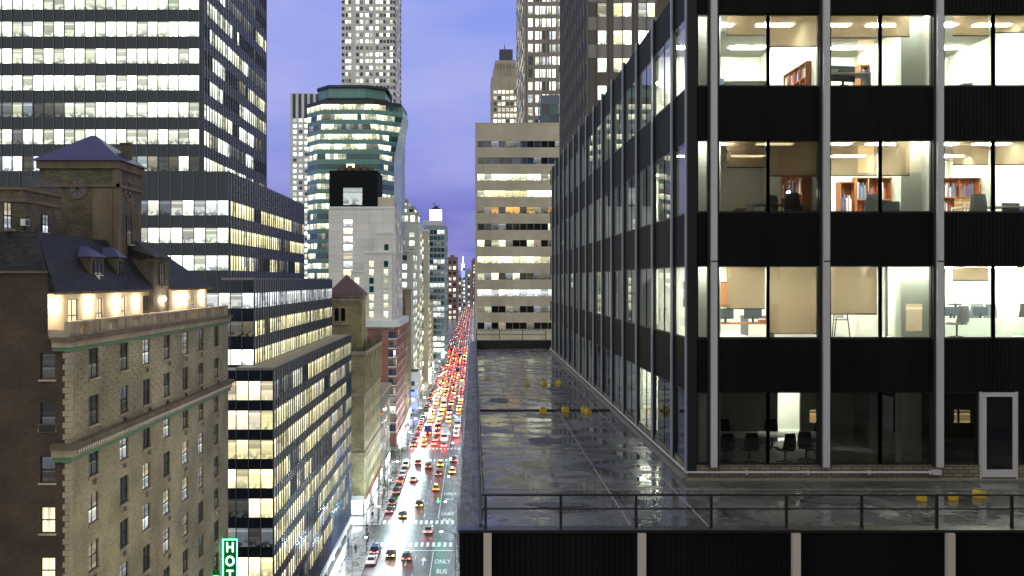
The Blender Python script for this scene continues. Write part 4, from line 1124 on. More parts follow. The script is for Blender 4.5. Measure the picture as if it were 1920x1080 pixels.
# dormers
def dormer(yc, w_, zb, h_, x_face, roof):
    d = MB(); d.box(x_face - 2.6, yc - w_ / 2, zb, x_face, yc + w_ / 2, zb + h_); b = d.build('dormer', 'tower_brick', H)
    mb = MB(); e = .18
    a = [(x_face + e, yc - w_ / 2 - e, zb + h_ - .02), (x_face + e, yc + w_ / 2 + e, zb + h_ - .02), (x_face - 3.0, yc + w_ / 2 + e, zb + h_ - .02), (x_face - 3.0, yc - w_ / 2 - e, zb + h_ - .02)]
    p1 = (x_face - .7, yc, zb + h_ + .75); p2 = (x_face - 3.0, yc, zb + h_ + .75)
    mb.face([a[0], a[1], p1]); mb.face([a[1], a[2], p2, p1]); mb.face([a[3], a[0], p1, p2]); mb.face([a[2], a[3], p2]); mb.face(a[::-1])
    mb.build('dormer_roof', roof, b)
    put_window(w_ * .6, h_ * .72, 'hotel_dark', 'x', (x_face + .005, yc, zb + h_ * .12))
    return b
dormer(68.2, 2.5, 53.6, 2.05, -26.75, 'blue_metal_roof'); dormer(73.0, 1.4, 53.8, 1.95, -26.8, 'blue_metal_roof')
mb = MB(); mb.box(-26.74, 67.9, 53.95, -26.45, 68.6, 54.35, 0); mb.box(-26.45, 67.96, 54.0, -26.43, 68.54, 54.3, 1); mb.build('air_conditioner', ['white_trim', 'dark_frame'], H)
# square tower with round windows and a blue hipped roof
TX0, TX1, TY0, TY1 = -34.1, -28.0, 75.4, 80.9
mb = MB(); mb.box(TX0, TY0, 53, TX1, TY1, 63.2); mb.build('tower_wall', 'tower_brick', H)
mb = MB()
for x0, x1 in ((TX1 - 1.9, TX1 - .35), ):
    mb.box(x0, TY0 - .12, 53, x1, TY0, 61.2)
mb.box(TX1 - .34, TY0 - .06, 53, TX1 + .1, TY0 + .75, 63.2)
mb.box(TX0 - .1, TY0 - .2, 61.3, TX1 + .2, TY0 - .001, 61.55); mb.box(TX1 + .001, TY0 - .2, 61.3, TX1 + .2, TY1 + .1, 61.55)
mb.build('tower_trim', 'hotel_stone_red', H)
mb = MB(); mb.box(TX0 - .15, TY0 - .25, 62.75, TX1 + .22, TY1 + .2, 63.35); mb.build('tower_cornice', 'hotel_stone_red', H)
e = .5; zz = 63.36; c0, c1 = (TX0 + 2.0, (TY0 + TY1) / 2), (TX1 - 2.3, (TY0 + TY1) / 2)
a = [(TX0 - e, TY0 - e, zz), (TX1 + e, TY0 - e, zz), (TX1 + e, TY1 + e, zz), (TX0 - e, TY1 + e, zz)]
p1 = ((TX0 + TX1) / 2 - .1, c0[1], 65.75); p2 = ((TX0 + TX1) / 2 + .3, c0[1], 65.75)
poly('tower_roof', [[a[0], a[1], p2, p1], [a[1], a[2], p2], [a[2], a[3], p1, p2], [a[3], a[0], p1], a[::-1]], 'blue_metal_roof')
mb = MB(); mb.box(TX1 - .9, 78.6, 63.6, TX1 - .2, 79.3, 65.1); mb.box(TX1 - .98, 78.52, 65.1, TX1 - .12, 79.38, 65.25); mb.build('chimney', 'tower_brick', H)
def rosette(c, ax):
    f, g = MB(), MB(); r1, r0 = .85, .68
    if ax == 'y':
        P_ = lambda a_, r_, d: (c[0] + r_ * math.cos(a_), c[1] - d, c[2] + r_ * math.sin(a_))
    else:
        P_ = lambda a_, r_, d: (c[0] + d, c[1] + r_ * math.cos(a_), c[2] + r_ * math.sin(a_))
    n = 24
    for i in range(n):
        a0, a1 = 2 * math.pi * i / n, 2 * math.pi * (i + 1) / n
        f.face([P_(a0, r0, .08), P_(a1, r0, .08), P_(a1, r1, .08), P_(a0, r1, .08)]); f.face([P_(a0, r1, 0), P_(a0, r1, .08), P_(a1, r1, .08), P_(a1, r1, 0)]); f.face([P_(a0, r0, .08), P_(a0, r0, .01), P_(a1, r0, .01), P_(a1, r0, .08)])
    g.face([P_(2 * math.pi * i / n, r0 + .01, .02) for i in range(n)])
    o = f.build('round_window', 'hotel_stone_red', H); g.build('pane', 'dark_pane', o)
    b = MB()
    for k in range(4):
        a_ = k * math.pi / 4; b.tube(P_(a_, r0, .04), P_(a_ + math.pi, r0, .04), .025, n=4)
    b.build('bars', 'dark_frame', o)
rosette(((145 - 888) / 1800 * 75.4, TY0, 61.2), 'y'); rosette((TX1, 77.75, 61.2), 'x')
put_window(1.0, 2.3, 'hotel_dark', 'x', (TX1 + .01, 77.85, 56.9))
# rear wing with railing, far left
BX = -30.0
mb = MB(); mb.box(-44, 64.0, 54, BX, 69.7, 60.0); mb.box(-44, 63.9, 59.2, BX + .12, 69.8, 59.45, 1); mb.box(-44, 63.9, 60.0, BX + .15, 69.85, 60.2, 1); mb.build('rear_wing', ['tower_brick', 'hotel_stone_red'], H)
mb = MB(); mb.box(-44, 60, 52, BX - .8, 63.9, 57.0); mb.build('rear_wing', 'tower_brick', H)
put_window(1.05, 1.7, 'hotel_lit', 'x', (BX + .01, Dx(12, BX), 57.3)); put_window(1.0, 1.5, 'hotel_lit', 'x', (BX + .01, Dx(83, BX), 57.1))
for p_, zz in ((43, 57.6), (84, 56.85)):
    y = Dx(p_, BX); mb = MB(); mb.box(BX, y - .35, zz, BX + .3, y + .35, zz + .45, 0); mb.box(BX + .3, y - .28, zz + .05, BX + .32, y + .28, zz + .4, 1); mb.build('air_conditioner', ['white_trim', 'pole_grey'], H)
mb = MB(); mb.tube((BX, 64, 60.95), (BX, 69.7, 60.95), .025, n=5); mb.tube((BX, 64, 60.3), (BX, 69.7, 60.3), .02, n=5); y = 64
while y < 69.7: mb.tube((BX, y, 60.2), (BX, y, 60.95), .012, n=4); y += .16
mb.build('railing', 'pole_grey', H)

# neon hotel sign
G = empty('hotel_sign', (-24.2, 95.8, 20), 'green neon HOTEL blade sign hanging from the brick hotel', 'sign')
mb = MB(); mb.box(-24.95, 95.6, 20.0, -23.55, 95.95, 28.2); mb.box(-25.0, 95.7, 27.2, -24.95, 95.85, 27.5); mb.box(-25.0, 95.7, 21.5, -24.95, 95.85, 21.8); mb.build('sign_box', 'neon_face', G)
mb = MB()
for x in (-24.97, -23.6): mb.box(x, 95.56, 20.0, x + .07, 95.6, 28.2)
mb.box(-24.9, 95.56, 28.12, -23.6, 95.6, 28.2); mb.build('neon_border', 'neon_green', G)
for k, ch in enumerate('HOTEL'):
    text_mesh(ch, 'neon_letter', 'neon_letter', 1.45, (-24.25, 95.55, 27.35 - k * 1.38), (rad(90), 0, 0), .8, .95, .03, G)
G2 = empty('small_sign', (-24.6, 92, 24), 'small green neon sign fixed low on the brick hotel wall', 'sign')
mb = MB(); mb.box(-24.98, 91.9, 23.3, -24.35, 92.1, 26.2); mb.build('sign_box', 'neon_face', G2)
text_mesh('T', 'neon_letter', 'neon_green', 1.0, (-24.66, 91.86, 25.3), (rad(90), 0, 0), .8, 1.0, .02, G2)

# ------------------------------------------------------------------ D: stepped black glass tower on the left
T = empty('stepped_tower', (-50, 155, 0), 'stepped dark glass office tower with bright window bands behind the brick hotel', 'office building')
tiers = [(-25.0, 120.0, 195.8, 0, 42.7, 'lit_yellow'), (-28.45, 124.6, 192.6, 42.7, 54.0, 'lit_yellow'), (-32.6, 128.0, 184.6, 54.0, 68.5, 'lit_white'), (-37.3, 132.0, 173.2, 68.5, 118.0, 'lit_white')]
wv = []
fins = MB(); slabs = MB()
for n_, (x1, y0, y1, z0, z1, main) in enumerate(tiers):
    wl = MB(); x0 = x1 - 48
    mod = 1.545 if n_ < 3 else 1.43
    if n_ == 0:
        rows = rws(5.95, 3.67, 2.35, 6, z1); rows = [r for r in rows if r[1] < z1 - .6]
        chf = chooser({'lit_yellow': 5, 'lit_dim': 1, 'lit_warmroom': 2}, True, 11); chs = chooser({'lit_yellow': 6, 'lit_cool': 1.2, 'lit_dim': 1.5, 'dark_pane': 1, 'lit_warmroom': 1}, True, 12)
    elif n_ == 1:
        rows = rws(43.0, 3.67, 1.95, z0, z1)
        chf = chooser({'lit_yellow': 2, 'lit_white': 1, 'lit_dim': .6}, True, 13, {0: 'lit_cool'}); chs = chooser({'lit_yellow': 6, 'lit_dim': 1}, True, 14, {0: 'lit_cool'})
    elif n_ == 2:
        rows = rws(55.3, 3.67, 1.95, z0, z1 - 1)
        chf = chooser({'lit_white': 4, 'lit_dim': .8, 'lit_cool': 2}, True, 15, {0: {'lit_cool': 2, 'lit_dim': 1}}); chs = chooser({'lit_yellow': 2, 'lit_dim': 1, 'dark_pane': .5}, True, 16)
    else:
        rows = rws(69.0, 3.70, 2.0, z0 + .3, z1)
        chf = chooser({'lit_white': 8, 'lit_dim': 1, 'lit_green': 1.6}, True, 17, {len(rws(69.0, 3.70, 2.0, z0 + .3, z1)) - 12: 'lit_dim', len(rws(69.0, 3.70, 2.0, z0 + .3, z1)) - 1: {'lit_dim': 2, 'lit_cool': 1}})
        chs = chooser({'lit_white': 2.3, 'lit_green': 2, 'lit_dim': 2, 'dark_pane': 1.4}, True, 18)
    block(wl, wv, x0, x1, y0, y1, z0, z1, mod, mod - .1, rows, .12, chf, 'r', 0, 1, mod, mod - .1, chs, sm=2)
    wl.build('wall', ['navy_panel', 'roof_tar', 'navy_panel_sky_tint'], T)
    k = 0
    fm = MB()
    n = int((x1 - x0) / mod); o_ = ((x1 - x0) - n * mod) / 2
    for k in range(n + 1): fm.box(x0 + o_ + k * mod - .035, y0 - .14, max(z0, 6), x0 + o_ + k * mod + .035, y0, z1 + .15)
    n = int((y1 - y0) / mod); o_ = ((y1 - y0) - n * mod) / 2
    for k in range(n + 1): fm.box(x1, y0 + o_ + k * mod - .035, max(z0, 6), x1 + .11, y0 + o_ + k * mod + .035, z1 + .15)
    fm.build('fins', 'grey_fin', T)
panes(T, wv, 100)
mb = MB(); mb.box(-30, 121, 42.7, -25.1, 195, 42.95); mb.box(-33, 125.5, 54.0, -28.6, 192, 54.3); mb.build('terrace_edge', 'cream_stone_dark', T)
# street-level arcade of the tower
mb = MB(); y = 120
while y < 196: mb.box(-25.3, y, 0, -24.7, y + .9, 5.6); y += 8.3
mb.box(-25.1, 120, 5.2, -24.65, 195.8, 5.95); mb.build('arcade', 'white_trim', T)

def shopfront(parent, y0, y1, seed, x=-25.0, z1=4.2, key='shop_light'):
    """lit shop windows with piers between, along the avenue"""
    q_ = random.Random(seed); w_ = MB(); y = y0; UVO[0] += 50; s = 1 if x < -10 else -1
    i = 0
    while y < y1 - 2:
        l = q_.uniform(3, 6); e = min(y + l, y1)
        xa = x + s * .05
        pts = [(xa, y + .3, .5), (xa, e - .3, .5), (xa, e - .3, z1 - .6), (xa, y + .3, z1 - .6)]
        if s < 0: pts = [pts[1], pts[0], pts[3], pts[2]]
        w_ = MB(); w_.face(pts, 0, [(UVO[0] + i, 3), (UVO[0] + i + .99, 3), (UVO[0] + i + .99, 3.99), (UVO[0] + i, 3.99)]); w_.build('shop_window', key if q_.random() < .8 else 'lit_dim', parent)
        i += 1; y = e
    mb = MB(); mb.box(x, y0, z1 - .55, x + s * .5, y1, z1 + .1); mb.build('shop_fascia', q_.choice(['white_trim', 'black_paint', 'red_brick', 'cream_stone_dark']), parent)
shopfront(T, 121, 195, 3)

# ------------------------------------------------------------------ left side of the avenue beyond the first crossing
def bld(name, loc, label, cat='building', group=None): return empty(name, loc, label, cat, group)
# old hotel with pyramid-roofed tower
B = bld('old_building', (-30, 238, 0), 'old yellow-brick building with pyramid-roofed square tower beyond the stepped black tower')
wl, wv = MB(), []
frontback(wl, -55, -25, 219.5, 257, 0, 37.6, 'r'); 
facade(wl, wv, (-25, 219.5), (0, 1), 37.5, 0, 37.6, rng(37.5, 3.1, 1.3), rws(6, 3.5, 1.9, 5, 36), .3, chooser({'dark_pane': 5, 'lit_dim': 2, 'lit_warmroom': .5}, False, 31))
wl.build('wall', 'oldhotel_brick', B)
mb = MB(); mb.box(-55, 219.2, 27.4, -24.8, 257.1, 28.0); mb.box(-55, 219.2, 14, -24.8, 257.1, 14.5); mb.box(-55, 219.1, 36.9, -24.5, 257.2, 37.7); mb.build('string_course', 'hotel_stone', B)
mb = MB(); y = 219.6
while y < 257: mb.box(-24.99, y, 28.3, -24.7, y + .9, 36.8); y += 4.65
mb.build('pilasters', 'hotel_stone', B)
mb = MB()
for k in range(9):
    y = 219.8 + k * 4.5; mb.box(-25.2, y, 37.7, -24.6, y + .7, 39.2); mb.tube((-24.9, y + .35, 39.2), (-24.9, y + .35, 40.9), .3, .05, 6)
for x in (-27.5, -30): mb.box(x, 219.3, 37.7, x + .6, 219.9, 39.0); mb.tube((x + .3, 219.6, 39.0), (x + .3, 219.6, 40.4), .3, .05, 6)
mb.box(-55, 219.5, 37.7, -25.2, 219.8, 38.6); mb.box(-25.3, 219.8, 37.7, -25.05, 257, 38.6); mb.build('pinnacles', 'oldhotel_side', B)
mb = MB(); facade(mb, wv, (-33.2, 222), (1, 0), 7.3, 37.6, 50.4, [(1.0, 2.0), (2.5, 3.5)], [(39.2, 41.4), (44.5, 47.0)], .4, lambda i, j, a, b: 'lit_cool' if j == 0 else 'dark_pane')
frontback(mb, -33.2, -25.9, 222, 230, 37.6, 50.4, 'ft'); 
mb.build('tower', 'oldhotel_brick', B)
mb = MB(); mb.box(-32.6, 221.7, 43.6, -29.2, 222, 43.9); mb.build('balcony', 'hotel_stone', B)
mb = MB(); mb.box(-33.6, 221.6, 50.1, -25.5, 230.4, 50.6); mb.build('eaves', 'hotel_stone', B)
mb = MB(); mb.box(-33.5, 221.7, 49.2, -25.6, 230.2, 49.7)
for k in range(14): mb.box(-33.2 + k * .53, 221.75, 48.6, -32.95 + k * .53, 222, 49.2)
mb.build('tower_cornice', 'hotel_stone', B)
for cx in (-31.7, -30.2):
    mb = MB(); mb.face([(cx + .5 * math.cos(a_), 221.99, 47.0 + .55 * math.sin(a_)) for a_ in [math.pi * i / 8 for i in range(9)]][::-1]); mb.build('arch', 'dark_pane', B)
mb = MB(); a = [(-34, 221.3, 50.6), (-25.2, 221.3, 50.6), (-25.2, 230.7, 50.6), (-34, 230.7, 50.6)]; p1 = (-29.9, 226, 55.3)
for i in range(4): mb.face([a[i], a[(i + 1) % 4], p1])
mat('maroon_roof', (0.10, 0.045, 0.06), .6); mb.build('tower_roof', 'maroon_roof', B)
panes(B, wv, 60)
shopfront(B, 219.6, 257, 4)
mb = MB(); mb.face([(-32, 219.44, .5), (-25.4, 219.44, .5), (-25.4, 219.44, 3.6), (-32, 219.44, 3.6)], 0, [(901, 3), (901.99, 3), (901.99, 3.99), (901, 3.99)]); mb.build('shop_window', 'shop_light', B)
mb = MB(); mb.box(-33, 219.1, 3.6, -25, 219.5, 4.6); mb.build('shop_fascia', 'white_trim', B)
B = bld('low_building', (-30, 272, 0), 'low dark brick building with lit shops beside the old yellow-brick one')
wl, wv = MB(), []
block(wl, wv, -50, -25, 257.1, 286, 0, 23, 3, 1.4, rws(6, 3.6, 1.9, 5, 21), .25, chooser({'dark_pane': 2, 'lit_dim': 2, 'lit_warmroom': 1}, False, 33)); wl.build('wall', ['oldhotel_side', 'roof_tar'], B)
mb = MB(); mb.box(-50, 256.9, 22.6, -24.5, 286.2, 23.5); mb.build('cornice', 'hotel_stone', B); panes(B, wv, 60); shopfront(B, 257.3, 286, 5)

# white concrete tower with black top, and the red brick block in front of it
B = bld('white_tower', (-40, 330, 0), 'white concrete tower with a black windowed top and stepped right side')
wl, wv = MB(), []
y0 = 318.0
def fblk(x0, x1, z0, z1, cols, key, seed, y_=y0, m_=0, side=True, period=2.75, h=1.5, yb=345):
    rows = rws(z0 + .5, period, 2.0, z0, z1 - 1)
    frontback(wl, x0, x1, y_, yb, z0, z1, 'fr', m_, 1)
    facade(wl, wv, (x0, y_), (1, 0), x1 - x0, z0, z1, cols, rows, .25, chooser(key, False, seed), m_)
    facade(wl, wv, (x1, y_), (0, 1), yb - y_, z0, z1, rng(yb - y_, 6, 1.6) if side else [], rows, .25, chooser({'dark_pane': 2, 'lit_green': 2}, False, seed + 1), m_)
s = 318 / 1800
xa = lambda p_: (p_ - 888) * s
fblk(xa(616), xa(740), 0, 77.6, [(xa(644) - xa(616), xa(661) - xa(616))], {'lit_warmroom': 2, 'lit_cool': 1}, 41)
wl.build('wall', ['white_panel', 'roof_tar'], B)
wl = MB(); fblk(xa(704) , xa(743.5), 0, 69.2, [(xa(722) - xa(704), xa(730) - xa(704))], {'lit_green': 2, 'teal_pane': 1, 'blue_pane': 1}, 43, y0 - 3)
wl.build('wall', ['white_panel', 'roof_tar'], B)
wl = MB(); fblk(xa(686), xa(737), 0, 62.8, [(xa(695) - xa(686), xa(703.5) - xa(686)), (xa(722) - xa(686), xa(730) - xa(686))], {'lit_green': 3, 'lit_yellow': 1, 'teal_pane': 1}, 45, y0 - 4.5)
wl.build('wall', ['white_panel', 'roof_tar'], B)
wl = MB(); fblk(xa(662), xa(686.5), 0, 56.5, [(xa(668) - xa(662), xa(677) - xa(662))], {'lit_green': 3, 'lit_cool': 1, 'teal_pane': 1}, 47, y0 - 5)
wl.build('wall', ['white_panel', 'roof_tar'], B)
for bx_ in ((xa(616), y0 - .3, 77.6, xa(740), 345, 78.3), (xa(704), y0 - 3.3, 69.2, xa(743.5), 318, 69.9), (xa(686), y0 - 4.8, 62.8, xa(737), 315, 63.5), (xa(661), y0 - 5.3, 56.5, xa(686), 314, 57.2)): mb = MB(); mb.box(*bx_); mb.build('parapet', 'white_trim', B)
# black top
wl = MB(); cx0, cx1 = xa(617), xa(708)
facade(wl, wv, (cx0, y0 + .3), (1, 0), cx1 - cx0, 78.3, 90.3, [(xa(643) - cx0, xa(679) - cx0)], [(78.9, 84.6)], .6, lambda *a: 'lit_cool')
frontback(wl, cx0, cx1, y0 + .3, 335, 78.3, 90.3, 'f'); wl.build('black_top', 'black_top', B)
mb = MB()
for k in range(4): mb.tube((cx0 + 4 + 2.4 * k, y0 + 4, 90.3), (cx0 + 4 + 2.4 * k, y0 + 4, 92.6 - .3 * (k % 2)), .9, .8, 10)
mb.box(cx0 + 2, y0 + 5, 90.3, cx1 - 2, y0 + 9, 91.8); mb.build('rooftop_plant', 'pier_brown', B)
mb = MB(); mb.box(xa(708), y0 + .5, 78.3, xa(739), 330, 81.5); mb.build('glass_penthouse', 'cream_panel', B)
panes(B, wv, 100)
B = bld('brick_block', (-28, 330, 0), 'red brick apartment block with blue glass corner and white canopy roof')
wl, wv = MB(), []
y0 = 309.5; s2 = y0 / 1800; xb = lambda p_: (p_ - 888) * s2
frontback(wl, xb(690), -25.0, y0, 350, 0, 38.2, 'fr', 0, 1)
facade(wl, wv, (xb(690), y0), (1, 0), -25.0 - xb(690), 0, 38.2, [(xb(728.5) - xb(690), xb(737) - xb(690)), (xb(737.6) - xb(690), -25.0 - xb(690) - .15)], rws(5.2, 3.0, 2.1, 5, 37.9), .15, chooser({'blue_pane': 3, 'lit_dim': 2, 'lit_warmroom': .35, 'lit_cool': .5}, False, 51))
facade(wl, wv, (-25.0, y0), (0, 1), 40.5, 0, 38.2, [(.15, 3.0)] + [(a + 4, b + 4) for a, b in rng(36, 5, 2.2)], rws(5.2, 3.0, 2.1, 5, 37.9), .15, chooser({'blue_pane': 2, 'lit_dim': 3, 'lit_warmroom': 1}, False, 52))
wl.build('wall', ['red_brick', 'roof_tar'], B)
mb = MB()
for r in rws(5.2, 3.0, 2.1, 5, 37.9): mb.box(xb(728), y0 - .12, r[0] - .35, -24.85, y0 - .002, r[0] - .05); mb.box(-24.998, y0, r[0] - .35, -24.88, y0 + 40, r[0] - .2)
mb.build('slab_edges', 'white_trim', B)
mb = MB(); mb.box(xb(680), y0 - 1.2, 38.9, -23.8, 352, 41.0); mb.build('canopy_roof', 'white_trim', B)
mb = MB(); mb.box(xb(684), y0 + 1, 38.2, -25.6, 348, 38.9); mb.build('penthouse', 'white_trim', B)
panes(B, wv, 100); shopfront(B, y0, 350, 6)
# tan buildings
B = bld('tan_building', (-32, 370, 0), 'narrow tan brick building between the red block and the white classical tower')
wl, wv = MB(), []
block(wl, wv, -33, -25, 352.5, 384, 0, 50, 4.2, 1.6, rws(5.5, 4.4, 2.0, 5, 46), .3, chooser({'dark_pane': 4, 'lit_dim': 1}, False, 61)); wl.build('wall', ['tan_brick', 'roof_tar'], B)
mb = MB(); mb.box(-33.2, 352.2, 49.3, -24.6, 384.2, 50.4); mb.build('cornice', 'tan_brick', B); panes(B, wv, 60); shopfront(B, 352.5, 384, 7)
B = bld('tan_tower', (-32, 380, 0), 'tall slim ochre brick building rising behind the tan one')
wl, wv = MB(), []
block(wl, wv, -36, -28.4, 366, 384, 0, 64, 3.5, 1.4, rws(50.5, 4.2, 2.0, 50, 62), .3, chooser({'dark_pane': 5, 'lit_dim': 1}, False, 62)); wl.build('wall', ['tan_brick', 'roof_tar'], B)
mb = MB(); mb.box(-36.2, 365.8, 63.6, -28.2, 384.1, 64.3); mb.build('cornice', 'hotel_stone', B); panes(B, wv, 60)

# glass tower with chamfered corners and flared top
B = bld('glass_tower', (-50, 400, 0), 'green glass tower with chamfered corners and flared black-capped top')
def flare(z):
    if z < 102: return 0.0
    if z < 118.5: return (z - 102) / 16.5
    return 1.0 - max(0, z - 119.5) * .12
def fp(z):
    f = flare(z)
    L = lambda a, b: a + (b - a) * f
    return [(X(575, 376), 390.0), (X(576, 376), 376.0), (L(X(597, 370), X(607, 367)), 367.0), (L(X(712, 367), X(697, 367)), 367.0), (L(X(739, 376), X(756, 375)), L(376, 374)), (L(X(752.5, 400), X(766, 394)), L(400, 394)), (-30, 420.0), (-70, 420.0)]
wv = []; sp = MB(); side = MB()
z = 30.0; fh = 3.80; qq = random.Random(8); j = 0
while z < 118.5:
    zb_, zt_ = z + 1.75, z + fh
    P0, P1, P2 = fp(z), fp(zb_), fp(zt_)
    rowkey = qq.choice(['lit_green', 'lit_green', 'lit_green', 'teal_pane'])
    for i in range(7):
        tgt = sp
        a0, b0, a1, b1, a2, b2 = P0[i], P0[i + 1], P1[i], P1[i + 1], P2[i], P2[i + 1]
        mi = 1 if i == 4 else 0
        sp.face([(*a0, z), (*b0, z), (*b1, zb_), (*a1, zb_)], mi)
        if i in (4, 5, 6):
            sp.face([(*a1, zb_), (*b1, zb_), (*b2, zt_), (*a2, zt_)], mi); continue
        ln = math.dist(a1, b1); n = max(1, round(ln / 1.55)); nx, ny = (b1[1] - a1[1]) / ln, -(b1[0] - a1[0]) / ln
        key = rowkey
        for k in range(n):
            if qq.random() < .22: key = qq.choice([rowkey, 'lit_green', 'lit_dim', 'teal_pane', 'lit_green'])
            lp = lambda p, q_, f_: (p[0] + (q_[0] - p[0]) * f_, p[1] + (q_[1] - p[1]) * f_)
            f0, f1 = (k + .04) / n, (k + .96) / n
            wv.append(([(*lp(a1, b1, f0), zb_), (*lp(a1, b1, f1), zb_), (*lp(a2, b2, f1), zt_), (*lp(a2, b2, f0), zt_)], key, (3000 + i * 40 + k, j), (nx, ny)))
            if k: 
                f2 = (k - .04) / n; f3 = (k + .04) / n
                sp.face([(*lp(a1, b1, f2), zb_), (*lp(a1, b1, f3), zb_), (*lp(a2, b2, f3), zt_), (*lp(a2, b2, f2), zt_)], 2)
    z += fh; j += 1
sp.face([(p[0], p[1], z) for p in fp(z)], 0)
sp.build('wall', ['teal_spandrel', 'teal_side', 'grey_fin'], B)
panes(B, wv, 100)
PZ = z
mb = MB(); pz = fp(PZ); mb.prism([(p[0] * 1.0, p[1]) for p in pz], PZ, PZ + 1.6, 0)
c = (-52, 392)
ins = lambda f: [(c[0] + (p[0] - c[0]) * f, c[1] + (p[1] - c[1]) * f) for p in pz]
mb.prism(ins(.72), PZ + 1.6, PZ + 7.6, 1); mb.prism(ins(.76), PZ + 7.6, PZ + 8.6, 0); mb.prism(ins(.77), PZ + 3.0, PZ + 3.6, 0); mb.tube((X(620, 390), 390, PZ + 8.6), (X(620, 390), 390, PZ + 12), .15, n=5)
mb.build('crown', ['dark_frame', 'teal_spandrel'], B)

# pale grid tower, tall shaft
def simple(name, label, x0, x1, y0, y1, z0, z1, mod, w_, period, h, ch, mats, side='r', cap=100, zfirst=None, smod=None, sw=None, dep=.3, extra=None, foff=None, cat='building', chs=None, ztop=None, group=None):
    B = bld(name, ((x0 + x1) / 2, (y0 + y1) / 2, 0), label, cat, group)
    wl, wv = MB(), []
    block(wl, wv, x0, x1, y0, y1, z0, z1, mod, w_, rws(zfirst if zfirst is not None else z0 + 1, period, h, z0, (ztop or z1) - .8), dep, ch, side, 0, 1, smod, sw, chs, foff)
    wl.build('wall', list(mats), B)
    panes(B, wv, cap)
    return B
s = 645 / 1800
B = simple('grid_tower', 'pale slim tower with a grid of square lit windows left of the glass tower', X(544, 645), X(605, 645), 645, 670, 30, 163, 3.9, 2.3, 3.8, 2.1, chooser({'lit_white': 6, 'dark_pane': 1, 'lit_green': 1}, False, 71), ('grid_white', 'roof_tar'), ztop=165)
mb = MB()
for k in range(5): mb.box(X(547, 645) + k * 3.9 + .6, 644.8, 162.9, X(547, 645) + k * 3.9 + 2.6, 645.2, 179)
mb.build('louvres', 'shaft_dark', B)
mb = MB(); frontback(mb, X(544, 645), X(605, 645), 645, 670, 163, 179.5); mb.build('crown', 'grid_white', B)
D_ = 530
x0, x1 = X(641, D_), X(740, D_)
B = bld('brick_shaft_tower', (x0 + 15, 550, 0), 'very tall white-grey brick tower shaft with striped dark corners, centre left')
wl, wv = MB(), []
rows = rws(90.6, 3.62, 2.0, 80, 229)
cc = []
for cpx in (674, 692, 711): 
    c = X(cpx, D_) - x0; cc += [(c - 1.9, c - .3), (c + .3, c + 1.9)]
cc = [(X(647, D_) - x0 + .3 + .0, X(652, D_) - x0), (X(653.5, D_) - x0, X(658, D_) - x0)] + cc + [(X(725, D_) - x0, X(730, D_) - x0), (X(731.5, D_) - x0, X(736, D_) - x0)]
frontback(wl, x0, x1, D_, 577, 60, 232, 'fr', 0)
facade(wl, wv, (x0, D_), (1, 0), x1 - x0, 60, 232, cc, rows, .35, chooser({'lit_white': 6, 'dark_pane': 3, 'lit_dim': 2}, False, 73))
facade(wl, wv, (x1, D_), (0, 1), 47, 60, 232, [(8, 10.5), (13, 15.5), (22, 24.5), (30, 32.5), (36, 38.5)], rows, .35, chooser({'lit_white': 3, 'dark_pane': 4}, False, 74))
wl.build('wall', 'shaft_brick', B)
mb = MB()
for r in rows:
    mb.box(x0 - .1, D_ - .12, r[0] + .2, x0 + 1.4, D_, r[1] - .2); mb.box(x1 - 6.2, D_ - .12, r[0] + .2, x1 - 5.0, D_, r[1] - .2); mb.box(x1 - .9, D_ - .12, r[0] + .2, x1 + .12, D_ + 7, r[1] - .2); mb.box(x1 + .002, D_ + 40, r[0] + .2, x1 + .12, D_ + 47.05, r[1] - .2)
mb.build('corner_bands', 'shaft_dark', B)
panes(B, wv, 100)

# classical white buildings stepping back along the avenue
CLW = {'lit_white': 5, 'dark_pane': 1.4, 'lit_green': 1, 'teal_pane': .6}
B = simple('classical_building', 'white stone building with paired lit windows and a heavy cornice', -36.5, -25, 399.5, 425, 0, 0.1 + 66, 4.0, 1.9, 3.75, 2.1, chooser(CLW, False, 81), ('classic_stone', 'roof_tar'), zfirst=6)
mb = MB(); mb.box(-36.7, 399.1, 65.5, -24.4, 425.2, 66.6); mb.build('cornice', 'classic_stone', B); shopfront(B, 399.5, 425, 8)
B = simple('classical_tower', 'tall stepped white stone tower with lit windows beside the green glass tower', X(738, 440), X(787, 440), 440, 462, 0, 80, 4.7, 2.3, 3.75, 2.2, chooser(CLW, False, 82), ('classic_stone', 'roof_tar'), zfirst=6)
x0 = X(738, 440)
for (w_, za, zb_, i_) in ((11.2, 80, 84.5, 0), (9.6, 84.5, 87.6, 1), (6.6, 87.6, 90.6, 2)):
    wl, wv = MB(), []
    block(wl, wv, x0, x0 + w_, 441 + i_, 455, za, zb_, 3.1, 1.8, [(za + .9, zb_ - 1.0)], .3, chooser({'lit_white': 5, 'dark_pane': 1}, False, 83 + i_)); wl.build('upper_stage', ['classic_stone', 'roof_tar'], B); panes(B, wv, 30)
mb = MB()
for x_, z_ in ((x0 + 11.3, 84.5), (x0 + 9.2, 87.6), (x0 + 6.0, 90.6), (x0 + 11.3, 80)): mb.box(x_ - 1, 440.3, z_ - .5, x_ + .4, 456, z_ + .5); 
mb.build('stone_balconies', 'classic_stone_warm', B)
B = simple('warm_stone_building', 'warm cream stone building stepping down behind the white tower', X(778, 465), X(803, 465), 465, 478, 0, 78, 3.6, 1.6, 3.7, 2.0, chooser({'lit_white': 3, 'dark_pane': 2, 'lit_yellow': 1}, False, 91), ('classic_stone_warm', 'roof_tar'), zfirst=5)
mb = MB(); mb.box(X(777, 465), 464.6, 77.5, X(804, 465), 478.2, 78.4); mb.build('cornice', 'classic_stone', B)
